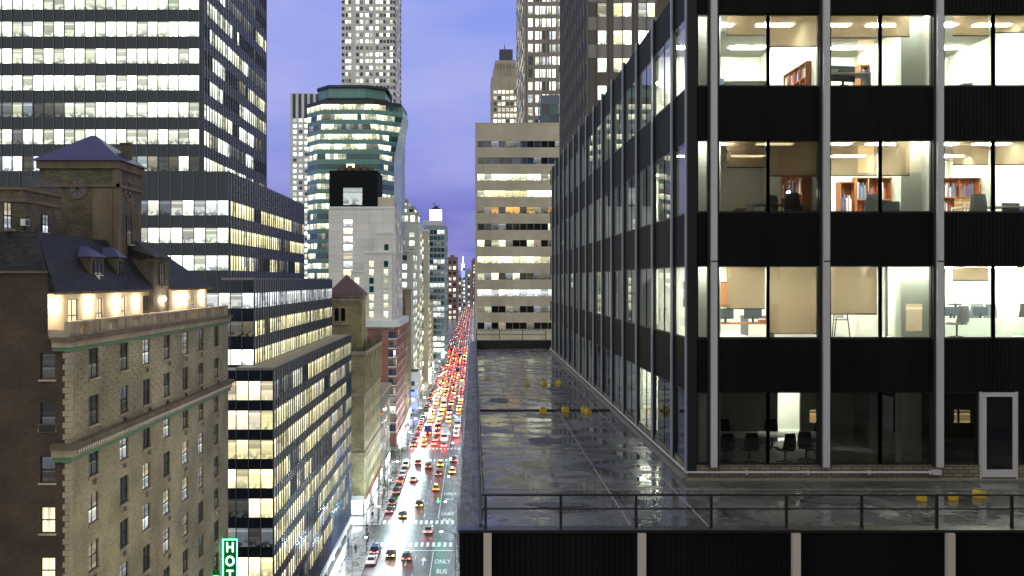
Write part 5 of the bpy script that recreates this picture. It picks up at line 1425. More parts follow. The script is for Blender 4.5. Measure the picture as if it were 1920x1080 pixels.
B = simple('warm_stone_building', 'cream setback building with ochre walls in the middle distance of the left side', -37, -25, 493.5, 530, 0, 54, 3.4, 1.7, 3.65, 2.0, chooser(CLW, False, 92), ('classic_stone', 'roof_tar'), zfirst=5)
mb = MB(); frontback(mb, -37, -28, 496, 525, 54, 75); mb.build('upper_stage', 'classic_stone_warm', B); shopfront(B, 493.5, 530, 9)
B = simple('warm_stone_building', 'low cream corner building beside the classical white one', -34, -25, 425.2, 479, 0, 47, 3.4, 1.6, 3.6, 2.0, chooser(CLW, False, 93), ('classic_stone_warm', 'roof_tar'), zfirst=5)
mb = MB(); mb.box(-34.2, 425.3, 46.5, -24.5, 479.2, 47.3); mb.build('cornice', 'classic_stone', B); shopfront(B, 425.3, 479, 10)
B = simple('warm_stone_building', 'pale yellow stone building below the lantern-topped tower', -35, -25, 530.5, 573, 0, 40, 3.4, 1.6, 3.6, 1.9, chooser(CLW, False, 94), ('classic_stone_warm', 'roof_tar'), zfirst=5)
mb = MB(); mb.box(-35.2, 530.2, 39.5, -24.5, 573.2, 40.3); mb.build('cornice', 'classic_stone', B); shopfront(B, 531, 573, 11)
# lantern-topped glass tower
B = simple('lantern_tower', 'bluish glass tower crowned by a glowing white lantern box', X(795, 600), X(837, 600), 600, 630, 0, 88, 2.35, 2.05, 3.7, 2.5, chooser({'teal_pane': 3, 'dark_pane': 2, 'lit_cool': 2, 'lit_dim': 2, 'lit_white': .5}, True, 95), ('blue_grey_panel', 'roof_tar'), zfirst=5)
mb = MB(); mb.box(X(793, 600), 602, 88, X(830, 600), 628, 91.5); mb.build('upper_stage', 'grid_white', B)
mb = MB(); mb.box(X(805, 600), 605, 91.5, X(827, 600), 613, 98.3); mb.build('lantern', 'lantern_glow', B)
mb = MB(); cx = X(816, 600); mb.box(cx - 2.4, 607, 98.3, cx + 2.4, 611, 99.5); mb.box(cx - 1.4, 608, 99.5, cx + 1.6, 610, 100.6); mb.tube((cx, 609, 100.6), (cx - .6, 609, 102.2), .3, .2, 6); mb.tube((cx - .6, 609, 102.2), (cx - 2.3, 609, 102.8), .25, .15, 6); mb.tube((cx + .5, 609, 100.6), (cx + 2.6, 609, 101.4), .2, .15, 6); mb.build('rooftop_crane', 'black_paint', B)
# blue-lit storefront
B = simple('blue_lit_shop', 'low shop building washed in blue light beyond the tan building', -26.5, -22.6, 386.2, 398.8, 0, 17, 2.4, 1.7, 3.4, 1.9, chooser({'blue_pane': 2, 'lit_cool': 1}, False, 96), ('grid_white', 'roof_tar'), zfirst=4.6)
mb = MB(); mb.box(-26.3, 385.9, 7.6, -22.8, 386.15, 9.0); mb.box(-26.3, 385.9, 2.0, -22.8, 386.15, 4); mb.build('blue_sign', 'blue_glow', B)

# distant rows on both sides
q = random.Random(44)
yy = 587.5; k = 0
prof = [(42, 'classic_stone_warm'), (30, 'distant_red'), (66, 'distant_red'), (38, 'distant_red'), (52, 'distant_grey'), (44, 'distant_red'), (60, 'distant_red'), (48, 'distant_grey'), (50, 'distant_red'), (62, 'distant_grey'), (58, 'distant_grey'), (56, 'distant_red'), (60, 'distant_grey'), (66, 'distant_grey')]
dl = ['cream street wall just past the pale yellow building', 'low reddish house in the distant left street wall', 'tall plum-brown block in the distant left street wall', 'red-brown block behind the tall plum one', 'grey block far down the left side of the avenue', 'distant red-brick block on the left side', 'distant taller red-brick block on the left side', 'far grey block on the left side of the avenue', 'far red-brick block on the left side of the avenue', 'tiny grey tower near the avenue vanishing point, left', 'tiny grey block at the avenue vanishing point, left', 'tiny reddish block at the avenue vanishing point, left', 'farthest small grey block on the left', 'farthest tall grey block on the left']
gaps = {(a, b) for a, b in SIDE}
for i, (h, m_) in enumerate(prof):
    L = 42 if yy < 1000 else 90
    if yy > 1000: L = 110
    y1 = yy + L
    for a, b in SIDE:
        if yy < a < y1: y1 = a - .5
        if a <= yy < b: yy = b + .5; y1 = yy + L
    B = simple('distant_building', dl[i], -25.2 - q.uniform(14, 22), -25.0 - q.uniform(0, .4), yy, y1 - .3, 0, h, 3.6, 1.8, 3.7, 2.0, chooser({'lit_white': 1.2, 'lit_dim': 3, 'dark_pane': 3, 'lit_yellow': .8, 'lit_warmroom': 1}, False, 200 + i), (m_, 'roof_tar'), zfirst=5, cap=24, smod=4.2, group='street wall in the distance')
    mb = MB(); mb.box(-38, yy + .3, h, -27, yy + 12, h + 3 + 3 * q.random()); mb.build('roof_housing', m_, B)
    shopfront(B, yy, y1, 300 + i)
    yy = y1
yy = 305; i = 0
rl = ['mid-rise grey block just past the cream one, right side', 'brown block on the right pavement farther on', 'pale block on the distant right side', 'reddish block on the distant right side', 'grey block near the end of the right side', 'small tower near the avenue vanishing point, right', 'farthest block on the right side']
for h, L, m_ in ((40, 80, 'distant_grey'), (48, 90, 'distant_red'), (44, 90, 'classic_stone'), (50, 90, 'distant_red'), (56, 300, 'distant_grey'), (60, 400, 'distant_grey'), (64, 500, 'distant_red')):
    B = simple('distant_building', rl[i], .4, 22, yy, yy + L - 12, 0, h, 3.6, 1.8, 3.7, 2.0, chooser({'lit_white': 2, 'lit_dim': 2, 'dark_pane': 2}, False, 400 + i), (m_, 'roof_tar'), side='l', cap=10, zfirst=5, smod=5, group='street wall in the distance')
    shopfront(B, yy, yy + L - 12, 500 + i, x=.4)
    mb = MB(); mb.box(3, yy + 2, h, 12, yy + 14, h + 4); mb.build('roof_housing', m_, B)
    yy += L + 8; i += 1
# skyline at the end of the avenue
sk = [(838, 858, 482, 1300, 'distant_red', 'plum-coloured apartment block beside the lantern tower'), (858, 866, 520, 1700, 'distant_grey', 'small pale far tower left of the blue-lit one'), (874, 884, 508, 1900, 'distant_grey', 'small dark-domed far tower right of the blue-lit one'),
      (884, 894, 488, 2100, 'distant_red', 'thin far tower at the cream block edge'), (846, 860, 505, 1500, 'distant_grey', 'grey far tower behind the plum block'), (868, 880, 515, 2300, 'distant_grey', 'pale far block below the blue-lit tower')]
for i, (pa, pb, pt, D_, m_, lb) in enumerate(sk):
    B = simple('far_tower', lb, X(pa, D_), X(pb, D_), D_, D_ + 30, 0, Z(pt, D_), 6, 3.4, 7.5, 4, chooser({'lit_white': 2.2, 'lit_cool': 1, 'dark_pane': 2.5, 'lit_warmroom': 1}, False, 600 + i), (m_, 'roof_tar'), cap=20, group='towers closing the avenue', cat='tower')
    mb = MB(); cx = X((pa + pb) / 2, D_); mb.box(cx - 3, D_ + 4, Z(pt, D_), cx + 3, D_ + 10, Z(pt - 4, D_)); mb.build('roof_housing', m_, B)
D_ = 1950
B = simple('blue_lit_tower', 'distant tower with blue floodlit face and a white spire', X(863, D_), X(873, D_), D_, D_ + 20, 0, Z(502, D_), 5, 3.2, 8, 4.5, chooser({'lit_cool': 2, 'dark_pane': 1}, False, 700), ('distant_grey', 'roof_tar'), cap=30, cat='tower')
mb = MB(); mb.box(X(864.5, D_), D_ - .6, Z(520, D_), X(871.5, D_), D_ - .1, Z(507, D_)); mb.build('lit_face', 'blue_glow', B)
mb = MB(); cx = X(868, D_); mb.box(cx - 3, D_ + 3, Z(502, D_), cx + 3, D_ + 9, Z(495, D_)); mb.tube((cx, D_ + 6, Z(495, D_)), (cx, D_ + 6, Z(480, D_)), 1.6, .2, 6); mb.build('spire', 'lantern_glow', B)

# ------------------------------------------------------------------ right side beyond the podium
B = bld('cream_office_block', (12, 240, 0), 'cream panelled office block with horizontal window bands past the terrace', 'office building')
wl, wv = MB(), []
CY = 220.0; CXR = 24.0; CT = 89.8
per = 3.785
rows = [(Z(270, CY) - .78 - k * per, Z(270, CY) + .70 - k * per) for k in range(22)]
rows = [r for r in rows if r[0] > 5]
st = {0: {'blue_pane': 2, 'dark_pane': 1, 'lit_dim': 2}, 1: {'blue_pane': 2, 'dark_pane': 2, 'lit_dim': 1}, 2: {'lit_green': 2, 'lit_white': 1}, 3: {'lit_yellow': 2, 'lit_white': 1}, 4: {'lit_orange': 3, 'lit_dim': 1}, 5: {'dark_pane': 2, 'lit_dim': 2, 'lit_green': 1}, 6: {'dark_pane': 2, 'lit_dim': 2, 'lit_green': 1}, 7: {'lit_green': 3, 'lit_white': 1}, 8: {'lit_green': 2, 'lit_dim': 1}, 9: 'lit_cool', 10: {'lit_dim': 2, 'dark_pane': 1, 'lit_green': 1}, 11: {'dark_pane': 2, 'lit_dim': 2}, 12: {'lit_yellow': 2, 'dark_pane': 1}}
facade(wl, wv, (.4, CY), (1, 0), CXR - .4, 0, CT, rng(CXR - .4, 1.62, 1.56), rows, .2, chooser({'lit_green': 2, 'lit_dim': 1}, True, 801, st))
facade(wl, wv, (.4, CY + 50), (0, -1), 50, 0, CT, rng(50, 1.62, 1.5), rows, .2, chooser({'lit_yellow': 2, 'dark_pane': 1}, True, 802))
frontback(wl, .4, CXR, CY, CY + 50, 0, CT, 'fl', 0, 1)
wl.build('wall', ['cream_panel', 'roof_tar'], B); panes(B, wv, 100)
mb = MB(); mb.box(.35, CY - .05, CT, CXR, CY + .4, CT + .25); mb.build('roof_edge', 'cream_panel', B); shopfront(B, CY, CY + 50, 12, x=.4)
B = simple('brown_tower', 'brown pier tower with large square lit windows behind the cream block', X(984, 300), X(1075, 300), 300, 360, 60, 158, 2.25, 1.85, 3.95, 2.6, chooser({'lit_white': 6, 'dark_pane': 1.5, 'lit_cool': 2}, False, 803), ('pier_tan', 'roof_tar'), side='l', zfirst=62, smod=4, sw=1.4, chs=chooser({'lit_white': 4, 'dark_pane': 2}, False, 804))
mb = MB()
for p_ in (984, 989, 1000, 1012, 1024, 1034, 1046): mb.box(X(p_, 300) - .25, 299.6, 60, X(p_, 300) + .25, 300, 158)
mb.build('piers', 'pier_tan', B)
B = bld('crowned_tower', (18, 600, 0), 'tan stone tower with stepped crown and dark rooftop box', 'tower')
D_ = 590
wl, wv = MB(), []
block(wl, wv, X(921, D_), X(975, D_), D_, D_ + 30, 80, 152 + 27, 2.55, 1.9, rws(82, 3.6, 2.2, 80, 172), .3, chooser({'lit_warmroom': 3, 'lit_white': 3, 'dark_pane': 1.2}, False, 805), 'l', 0, 0)
wl.build('wall', 'crown_tan', B); panes(B, wv, 100)
mb = MB(); mb.box(X(925, D_), D_ + 1, 179, X(972, D_), D_ + 26, 184); mb.box(X(928, D_), D_ + 2, 184, X(969, D_), D_ + 24, 189.5)
for p_ in (929, 935, 941, 947, 953, 959, 965): mb.box(X(p_, D_), D_ + .5, 176, X(p_ + 2, D_), D_ + 1.5, 188)
mb.build('stepped_crown', 'crown_tan', B)
mb = MB(); mb.box(X(937, D_), D_ + 5, 189.5, X(962, D_), D_ + 15, 197); mb.tube((X(947, D_), D_ + 10, 197), (X(947, D_), D_ + 10, 201), .25, n=5); mb.build('rooftop_box', 'shaft_dark', B)
# glass penthouse between
B = bld('glass_building', (22, 265, 0), 'grey glass block with a slanted blue face above the cream block')
wl, wv = MB(), []
D_ = 272
facade(wl, wv, (X(1014, D_), D_), (1, 0), 10, 60, Z(178, D_), rng(10, 2.4, 2.3), rws(62, 3.0, 2.85, 60, Z(178, D_)), .1, chooser({'teal_pane': 2, 'lit_dim': 2, 'dark_pane': 1, 'lit_cool': .5}, False, 806))
wl.face([(X(1004, D_), D_ + 10, 60), (X(1014, D_), D_, 60), (X(1014, D_), D_, Z(178, D_)), (X(1008, D_) + .9, D_ + 8, Z(198, D_))], 1)
frontback(wl, X(1014, D_), X(1014, D_) + 10, D_, D_ + 12, 60, Z(178, D_), 'f')
wl.build('wall', ['grey_fin', 'blue_pane'], B); panes(B, wv, 60)
# striped dark tower behind the black one
B = bld('striped_tower', (25, 150, 0), 'dark striped tower with narrow fins rising behind the black office tower', 'office building')
wl, wv = MB(), []
TY, TXc = 131.0, X(1104, 131)
per = 3.78
rows = [(Z(135, TY) + k * per, Z(135, TY) + k * per + 1.9) for k in range(-7, 7)]
cols = []
for a, b in ((1103, 1119.5), (1120.5, 1137), (1150.5, 1167), (1168, 1184), (1197, 1212), (1213, 1228)): cols.append((X(a, TY) - TXc + .02, X(b, TY) - TXc))
UVO[0] += 9
facade(wl, wv, (TXc, TY), (1, 0), 26, 40, 112, cols, rows, .2, chooser({'lit_white': 4, 'dark_pane': .8, 'lit_yellow': 1, 'lit_green': .6}, False, 807, {9: 'lit_dim', 10: 'lit_dim'}))
frontback(wl, TXc, TXc + 26, TY, 176, 40, 112, 'f', 0, 1)
wl.build('wall', ['pier_brown', 'roof_tar'], B); panes(B, wv, 60)
for a in (1103, 1150.5, 1197):
    for r in rows[-7:]: mb = MB(); mb.box(X(a, TY), TY - .02, r[1] + .05, X(a + 34, TY), TY + .0, r[0] + per - .05); mb.build('spandrel_panel', 'spandrel_grey', B)
mb = MB(); y = TY + .2
while y < 176: mb.box(TXc - .2, y, 40, TXc, y + .3, 112); y += 3.75
for a in (1120, 1144, 1167.5, 1190, 1212.5): mb.box(X(a, TY) - .07, TY - .2, 40, X(a, TY) + .07, TY - .021, 112)
mb.build('fins', 'pole_grey', B)
mb = MB(); y = TY + .2
while y < 175:
    for z in range(42, 110, 4): mb.face([(TXc - .004, y + 3.6, z), (TXc - .004, y + .36, z), (TXc - .004, y + .36, z + 2), (TXc - .004, y + 3.6, z + 2)])
    y += 3.75
o = mb.build('window', 'dark_pane', B); o['kind'] = 'stuff'
# ------------------------------------------------------------------ vehicles
def car_parts(kind, colour, tail, far):
    """returns a root with its parts, standing at the origin, nose towards +y"""
    dims = {'sedan': (4.7, 1.82, 1.42), 'taxi': (4.8, 1.84, 1.46), 'suv': (4.8, 1.92, 1.76), 'van': (5.4, 2.0, 2.25), 'bus': (12.0, 2.5, 3.1), 'truck': (7.2, 2.3, 3.1)}[kind]
    L, w, h = dims; hl = L / 2; hw = w / 2
    def sec(y, half, za, zb, r=.1):
        return [(-half + r, y, za), (half - r, y, za), (half, y, za + r), (half, y, zb - r), (half - r, y, zb), (-half + r, y, zb), (-half, y, zb - r), (-half, y, za + r)]
    body, glass = MB(), MB()
    if kind in ('sedan', 'taxi', 'suv'):
        zb = .92 if kind != 'suv' else 1.05
        body.loft([sec(-hl, hw * .86, .38, zb - .12), sec(-hl + .12, hw * .95, .26, zb), sec(-hl * .5, hw, .22, zb + .02), sec(0, hw, .22, zb), sec(hl * .5, hw, .22, zb - .04), sec(hl - .25, hw * .94, .24, zb - .16), sec(hl, hw * .8, .36, zb - .28)])
        if kind == 'suv': st = [(-hl + .12, .80, zb), (-hl + .42, .76, h - .04), (hl * .16, .76, h - .02), (hl * .5, .86, zb)]
        else: st = [(-hl + .55, .84, zb), (-hl + 1.25, .68, h - .03), (hl * .12, .68, h - .02), (hl * .48, .84, zb - .02)]
        (ya, fa, z0), (yb, fb, z1), (yc, fc, z2), (yd, fd, z3) = st
        A_ = [(-hw * fa - .05, ya, z0), (hw * fa + .05, ya, z0)]; B_ = [(-hw * fb, yb, z1), (hw * fb, yb, z1)]; C_ = [(-hw * fc, yc, z2), (hw * fc, yc, z2)]; D_ = [(-hw * fd, yd, z3), (hw * fd, yd, z3)]
        glass.face([A_[0], A_[1], B_[1], B_[0]]); glass.face([C_[0], C_[1], D_[1], D_[0]])
        glass.face([A_[1], D_[1], C_[1], B_[1]]); glass.face([A_[0], B_[0], C_[0], D_[0]])
        body.loft([[(-hw * fb, yb, z1 - .01), (hw * fb, yb, z1 - .01), (hw * fb * .9, yb, z1 + .05), (-hw * fb * .9, yb, z1 + .05)], [(-hw * fc, yc, z2 - .01), (hw * fc, yc, z2 - .01), (hw * fc * .9, yc, z2 + .04), (-hw * fc * .9, yc, z2 + .04)]])
        for s_ in (-1, 1): body.tube((s_ * (hw * fa + .04), ya, z0), (s_ * hw * fb, yb, z1), .05, n=5); body.tube((s_ * (hw * fd), yd, z3), (s_ * hw * fc, yc, z2), .04, n=5)
        tz, wr = zb - .22, .33
    elif kind == 'van':
        body.loft([sec(-hl, hw * .95, .3, h, .14), sec(hl * .35, hw * .97, .25, h, .16), sec(hl * .62, hw * .94, .25, 1.3, .14), sec(hl, hw * .86, .3, 1.0, .14)])
        glass.face([(-hw * .7, -hl - .01, 1.25), (hw * .7, -hl - .01, 1.25), (hw * .66, -hl - .01, 1.95), (-hw * .66, -hl - .01, 1.95)])
        glass.face([(hw * .78, hl * .37, 2.05), (hw * .84, hl * .6, 1.36), (-hw * .84, hl * .6, 1.36), (-hw * .78, hl * .37, 2.05)][::-1])
        tz, wr = 1.0, .36
    elif kind == 'bus':
        body.loft([sec(-hl, hw * .98, .35, h, .15), sec(-hl + .1, hw, .3, h, .15), sec(hl - .15, hw, .3, h, .15), sec(hl, hw * .97, .35, h - .1, .15)])
        glass.box(-hw - .01, -hl + .6, 1.35, -hw + .02, hl - .4, 2.35); glass.box(hw - .02, -hl + .6, 1.35, hw + .01, hl - .4, 2.35); glass.box(-hw * .8, -hl - .01, 1.7, hw * .8, -hl + .02, 2.5); glass.box(-hw * .88, hl - .02, 1.1, hw * .88, hl + .01, 2.7)
        tz, wr = 1.0, .48
    else:
        body.loft([sec(-hl, hw, .75, h, .06), sec(hl * .42, hw, .75, h, .06)]); body.loft([sec(hl * .48, hw * .92, .45, 2.4, .12), sec(hl * .8, hw * .92, .45, 2.3, .14), sec(hl, hw * .86, .5, 1.4, .12)])
        body.box(-hw * .5, -hl + .1, .55, hw * .5, hl * .5, .8)
        glass.face([(-hw * .8, hl * .82, 2.1), (hw * .8, hl * .82, 2.1), (hw * .8, hl * .96, 1.45), (-hw * .8, hl * .96, 1.45)])
        tz, wr = .7, .46
    tw = .36 if kind not in ('bus', 'truck') else .3
    if far:
        mats_ = ['car_' + colour, 'car_glass', tail, 'tyre']
        o_ = MB()
        for f, m_, u in zip(body.f, body.m, body.uv): o_.face([body.v[i] for i in f], 0)
        for f in glass.f: o_.face([glass.v[i] for i in f], 1)
        k = 1.7
        for s_ in (-1, 1): o_.box(s_ * hw * .9 - s_ * tw * k, -hl - .03, tz - .1 * k, s_ * hw * .9, -hl + .1, tz + .13 * k, 2)
        for s_ in (-1, 1):
            for y in (-hl * .62, hl * .62): o_.tube((s_ * (hw - .2), y, wr), (s_ * (hw - .0), y, wr), wr, n=7, m=3)
        return o_, mats_
    root = empty(kind if kind in ('taxi', 'van', 'bus') else {'sedan': 'parked_car', 'suv': 'parked_car', 'truck': 'delivery_truck'}[kind], (0, 0, 0))
    def add(mb, nm, mm, par=root):
        o_ = mb.build(nm, mm); o_.parent = par; return o_
    add(body, 'body', 'car_' + colour); add(glass, 'cabin_window', 'car_glass')
    for s_ in (-1, 1):
        mb = MB(); mb.box(s_ * hw * .88 - s_ * tw, -hl - .02, tz - .08, s_ * hw * .88, -hl + .1, tz + .1); add(mb, 'tail_light', tail)
        mb = MB(); mb.box(s_ * hw * .8 - s_ * .35, hl - .12, .6, s_ * hw * .8, hl + .01, .75); add(mb, 'headlight', 'head_white' if tail != 'car_glass' else 'plate')
        for y in (-hl * .62, hl * .62):
            mb = MB(); mb.tube((s_ * (hw - .22), y, wr), (s_ * (hw + .01), y, wr), wr, n=14); t_ = add(mb, 'wheel', 'tyre')
            mb = MB(); mb.tube((s_ * (hw + .008), y, wr), (s_ * (hw + .025), y, wr), wr * .6, n=10); add(mb, 'rim', 'rim', t_)
    mb = MB(); mb.box(-.26, -hl - .015, tz - .2, .26, -hl + .05, tz - .06); add(mb, 'number_plate', 'plate')
    mb = MB(); mb.box(-hw * .85, -hl - .05, .34, hw * .85, -hl + .1, .5); add(mb, 'bumper', 'black_paint')
    if kind == 'taxi':
        mb = MB(); mb.box(-.3, -.3, h + .02, .3, -.15, h + .18); add(mb, 'roof_sign', 'roof_sign')
    return root
LANES = {'parked': -19.45, 'left': -16.2, 'second': -12.95, 'third': -9.65, 'bus': -5.95}
LNAME = {'parked': 'parked at the left kerb', 'left': 'in the leftmost lane', 'second': 'in the second lane', 'third': 'in the third lane', 'bus': 'in the bus lane'}
ORD = ['first', 'second', 'third', 'fourth', 'fifth', 'sixth', 'seventh', 'eighth', 'ninth', 'tenth', 'eleventh', 'twelfth', 'thirteenth', 'fourteenth', 'fifteenth', 'sixteenth', 'seventeenth', 'eighteenth', 'nineteenth', 'twentieth']
CROSS = {199: 'before the nearest crossing', 290.5: 'between the two nearest crossings', 386: 'in the third block', 480: 'in the fourth block', 574: 'in the fifth block', 668: 'in the sixth block', 762: 'in the seventh block'}
NICE = {'sedan': 'sedan', 'taxi': 'taxi', 'suv': 'SUV', 'van': 'van', 'bus': 'city bus', 'truck': 'box truck'}
q = random.Random(77)
near_cache, far_cache = {}, {}
counts = {}
def place_car(lane, y, kind, colour, tail, dx=0, rz=0.0):
    blk = min([b for b in CROSS if b > y], default=None)
    where = CROSS[blk] if blk else 'far down the avenue'
    n = counts.get((lane, blk), 0); counts[(lane, blk)] = n + 1
    lab = f"{colour + ' ' if not (kind == 'taxi' and colour == 'yellow') else 'yellow '}{NICE[kind]}, {ORD[min(n, 19)]} {LNAME[lane]} {where}"
    grp = 'cars parked along the left kerb' if lane == 'parked' else 'traffic queuing on the avenue'
    far = y > 300
    key = (kind, colour, tail)
    nm = 'parked_car' if lane == 'parked' and kind in ('sedan', 'suv') else {'sedan': 'car', 'suv': 'car', 'taxi': 'taxi', 'van': 'van', 'bus': 'bus', 'truck': 'delivery_truck'}[kind]
    if far:
        if key not in far_cache:
            mb, ms_ = car_parts(kind, colour, tail, True); o = mb.build(nm, ms_); far_cache[key] = o
        else:
            o = far_cache[key].copy(); COL.objects.link(o)
    else:
        if key not in near_cache: o = car_parts(kind, colour, tail, False); near_cache[key] = o
        else: o = copy_tree(near_cache[key])
    o.name = nm
    o.location = (LANES[lane] + dx, y, 0.0); o.rotation_euler = (0, 0, rz)
    o['label'] = lab; o['category'] = {'taxi': 'taxi', 'van': 'van', 'bus': 'bus', 'truck': 'truck'}.get(kind, 'car'); o['group'] = grp
    return o
# the kerbside cars one can tell apart
for y, kind, colour, tail in ((183.4, 'sedan', 'white', 'tail_red_soft'), (190.0, 'suv', 'dark blue', 'tail_red'), (223.5, 'sedan', 'dark grey', 'tail_red'), (231, 'suv', 'black', 'tail_red_soft'), (243, 'suv', 'black', 'tail_red_soft'), (249.5, 'sedan', 'black', 'tail_red_soft'), (257, 'sedan', 'dark red', 'tail_red'), (264, 'suv', 'silver', 'tail_red_soft'), (271, 'sedan', 'black', 'tail_red_soft'), (277.5, 'van', 'white', 'tail_red_soft'),
                              (312, 'suv', 'dark grey', 'tail_red'), (319, 'suv', 'black', 'tail_red'), (327, 'sedan', 'black', 'tail_red')):
    place_car('parked', y, kind, colour, tail)
for lane, y, kind, colour, tail in (('second', 229.5, 'sedan', 'black', 'tail_amber'), ('third', 247, 'taxi', 'yellow', 'tail_red'), ('third', 266, 'sedan', 'dark grey', 'tail_red'), ('second', 276, 'suv', 'black', 'tail_red'), ('third', 279.5, 'taxi', 'yellow', 'tail_amber'), ('left', 258, 'sedan', 'silver', 'tail_red'), ('bus', 285.5, 'suv', 'dark grey', 'tail_red'), ('bus', 269, 'taxi', 'yellow', 'tail_amber'),
                                    ('left', 219, 'sedan', 'black', 'tail_amber'), ('third', 205.5, 'sedan', 'silver', 'tail_red'), ('left', 281, 'suv', 'black', 'tail_red'), ('second', 186, 'sedan', 'dark grey', 'tail_red'), ('left', 188, 'sedan', 'dark grey', 'tail_amber'),
                                    ('bus', 331, 'van', 'white', 'tail_red'), ('bus', 342, 'van', 'white', 'tail_red'), ('bus', 355, 'bus', 'silver', 'tail_red')):
    place_car(lane, y, kind, colour, tail)
blocked = [(a - 1, b + 1) for a, b in SIDE]
n_far = 0
for lane in ('parked', 'left', 'second', 'third', 'bus'):
    y = {'parked': 335, 'left': 309, 'second': 312, 'third': 308, 'bus': 372}[lane] + q.uniform(0, 3)
    while y < 760:
        if any(a < y < b for a, b in blocked) and q.random() < (.9 if lane == 'parked' else .35): y += 4; continue
        kind = q.choices(['sedan', 'taxi', 'suv', 'van', 'truck', 'bus'], [6, 2.6, 5, 1, .4, .35])[0]
        if kind in ('bus', 'truck') and lane == 'parked': kind = 'suv'
        colour = 'yellow' if kind == 'taxi' else q.choice(['black', 'dark grey', 'silver', 'white', 'black', 'dark blue'])
        if kind in ('bus',): colour = 'white'
        tail = q.choices(['tail_red', 'tail_amber', 'tail_red_soft'], [5, 2.5, .6])[0] if lane != 'parked' else q.choice(['tail_red_soft', 'tail_red', 'car_glass'])
        Lk = {'sedan': 4.7, 'taxi': 4.8, 'suv': 4.8, 'van': 5.4, 'bus': 12.0, 'truck': 7.2}[kind]
        place_car(lane, y + Lk / 2, kind, colour, tail, q.uniform(-.3, .3), q.uniform(-.03, .03)); n_far += 1
        y += Lk + (q.uniform(1.2, 3.2) if lane != 'parked' else q.uniform(.8, 2)) + (q.uniform(2, 7) if y < 420 and lane != 'parked' else 0)
# beyond that nobody could count them: one mass of traffic
protos_ = [far_cache[k] for k in far_cache if k[2] != 'car_glass' and k[0] in ('sedan', 'taxi', 'suv')][:12]
mb = MB(); names = []
for lane in ('parked', 'left', 'second', 'third', 'bus'):
    y = 764
    while y < 2900:
        p_ = q.choice(protos_); me = p_.data; xo = LANES[lane] + q.uniform(-.4, .4)
        mm = [m_.name for m_ in me.materials]
        for n_ in mm:
            if n_ not in names: names.append(n_)
        vs = [(v.co.x + xo, v.co.y + y, v.co.z) for v in me.vertices]
        tl_ = q.choice(['far_red', 'far_red', 'far_red', 'far_amber', 'far_white', 'car_glass']) if lane != 'parked' else q.choice(['far_red', 'car_glass', 'far_white'])
        for n_ in ('far_red', 'far_amber', 'far_white', 'car_glass'):
            if n_ not in names: names.append(n_)
        for f in me.polygons: mb.face([vs[i] for i in f.vertices], names.index(tl_ if mm[f.material_index].startswith('tail') else mm[f.material_index]))
        y += q.uniform(6.5, 10)
tag(mb.build('distant_traffic', names), 'far mass of red tail lights filling the avenue to the horizon', 'traffic', None, 'stuff')

# ------------------------------------------------------------------ street lamps, signals, trees, people
def street_lamp(x, y, s, label, power=5200, col=(.75, .95, 1.0)):
    o = empty('street_lamp', (x, y, .14), label, 'street lamp', 'lamps along the avenue')
    mb = MB(); mb.tube((x, y, .14), (x, y, .9), .16, .13, 8); mb.tube((x, y, .9), (x, y, 8.6), .1, .07, 8); mb.build('pole', 'pole_grey', o)
    mb = MB(); mb.tube((x, y, 8.4), (x + s * 1.0, y, 9.0), .05); mb.tube((x + s, y, 9.0), (x + s * 2.2, y, 9.15), .05); mb.build('arm', 'pole_grey', o)
    mb = MB(); mb.loft([[(x + s * 2.0, y - .08, 9.1), (x + s * 2.0, y + .08, 9.1), (x + s * 2.0, y + .08, 9.2), (x + s * 2.0, y - .08, 9.2)], [(x + s * 2.5, y - .17, 9.08), (x + s * 2.5, y + .17, 9.08), (x + s * 2.5, y + .12, 9.27), (x + s * 2.5, y - .12, 9.27)], [(x + s * 2.9, y - .1, 9.1), (x + s * 2.9, y + .1, 9.1), (x + s * 2.9, y + .06, 9.2), (x + s * 2.9, y - .06, 9.2)]]); mb.build('lamp_head', 'pole_grey', o)
    mb = MB(); mb.tube((x + s * 2.45, y, 9.08), (x + s * 2.45, y, 8.9), .26, .16, 10); mb.build('lamp_glass', 'white_glow', o)
    l = bpy.data.lights.new('street_lamp_light', 'POINT'); l.energy = power; l.color = col; l.shadow_soft_size = .25
    lo = bpy.data.objects.new('street_lamp_light', l); COL.objects.link(lo); lo.parent = o; lo.location = (s * 2.45, 0, 8.4)
LB = [(168, 'short of the first crossing'), (191, 'at the near side of the first crossing'), (216, 'just past the first crossing'), (238, 'outside the old yellow-brick building'), (261, 'outside the low dark building'), (284, 'at the second crossing'), (312, 'past the second crossing'), (338, 'beside the red brick block'), (368, 'outside the tan building')]
for k, (y, w_) in enumerate(LB):
    street_lamp(-21.3, y, 1, 'street lamp on the left pavement ' + w_, 4600)
    street_lamp(-3.3, y + 4, -1, 'street lamp on the right pavement ' + w_, 350)
for k, (y, w_) in enumerate([(420, 'in the fourth block'), (470, 'at the end of the fourth block'), (530, 'in the fifth block'), (600, 'in the sixth block')]):
    street_lamp(-21.3, y, 1, 'small distant street lamp on the left pavement ' + w_, 4600)
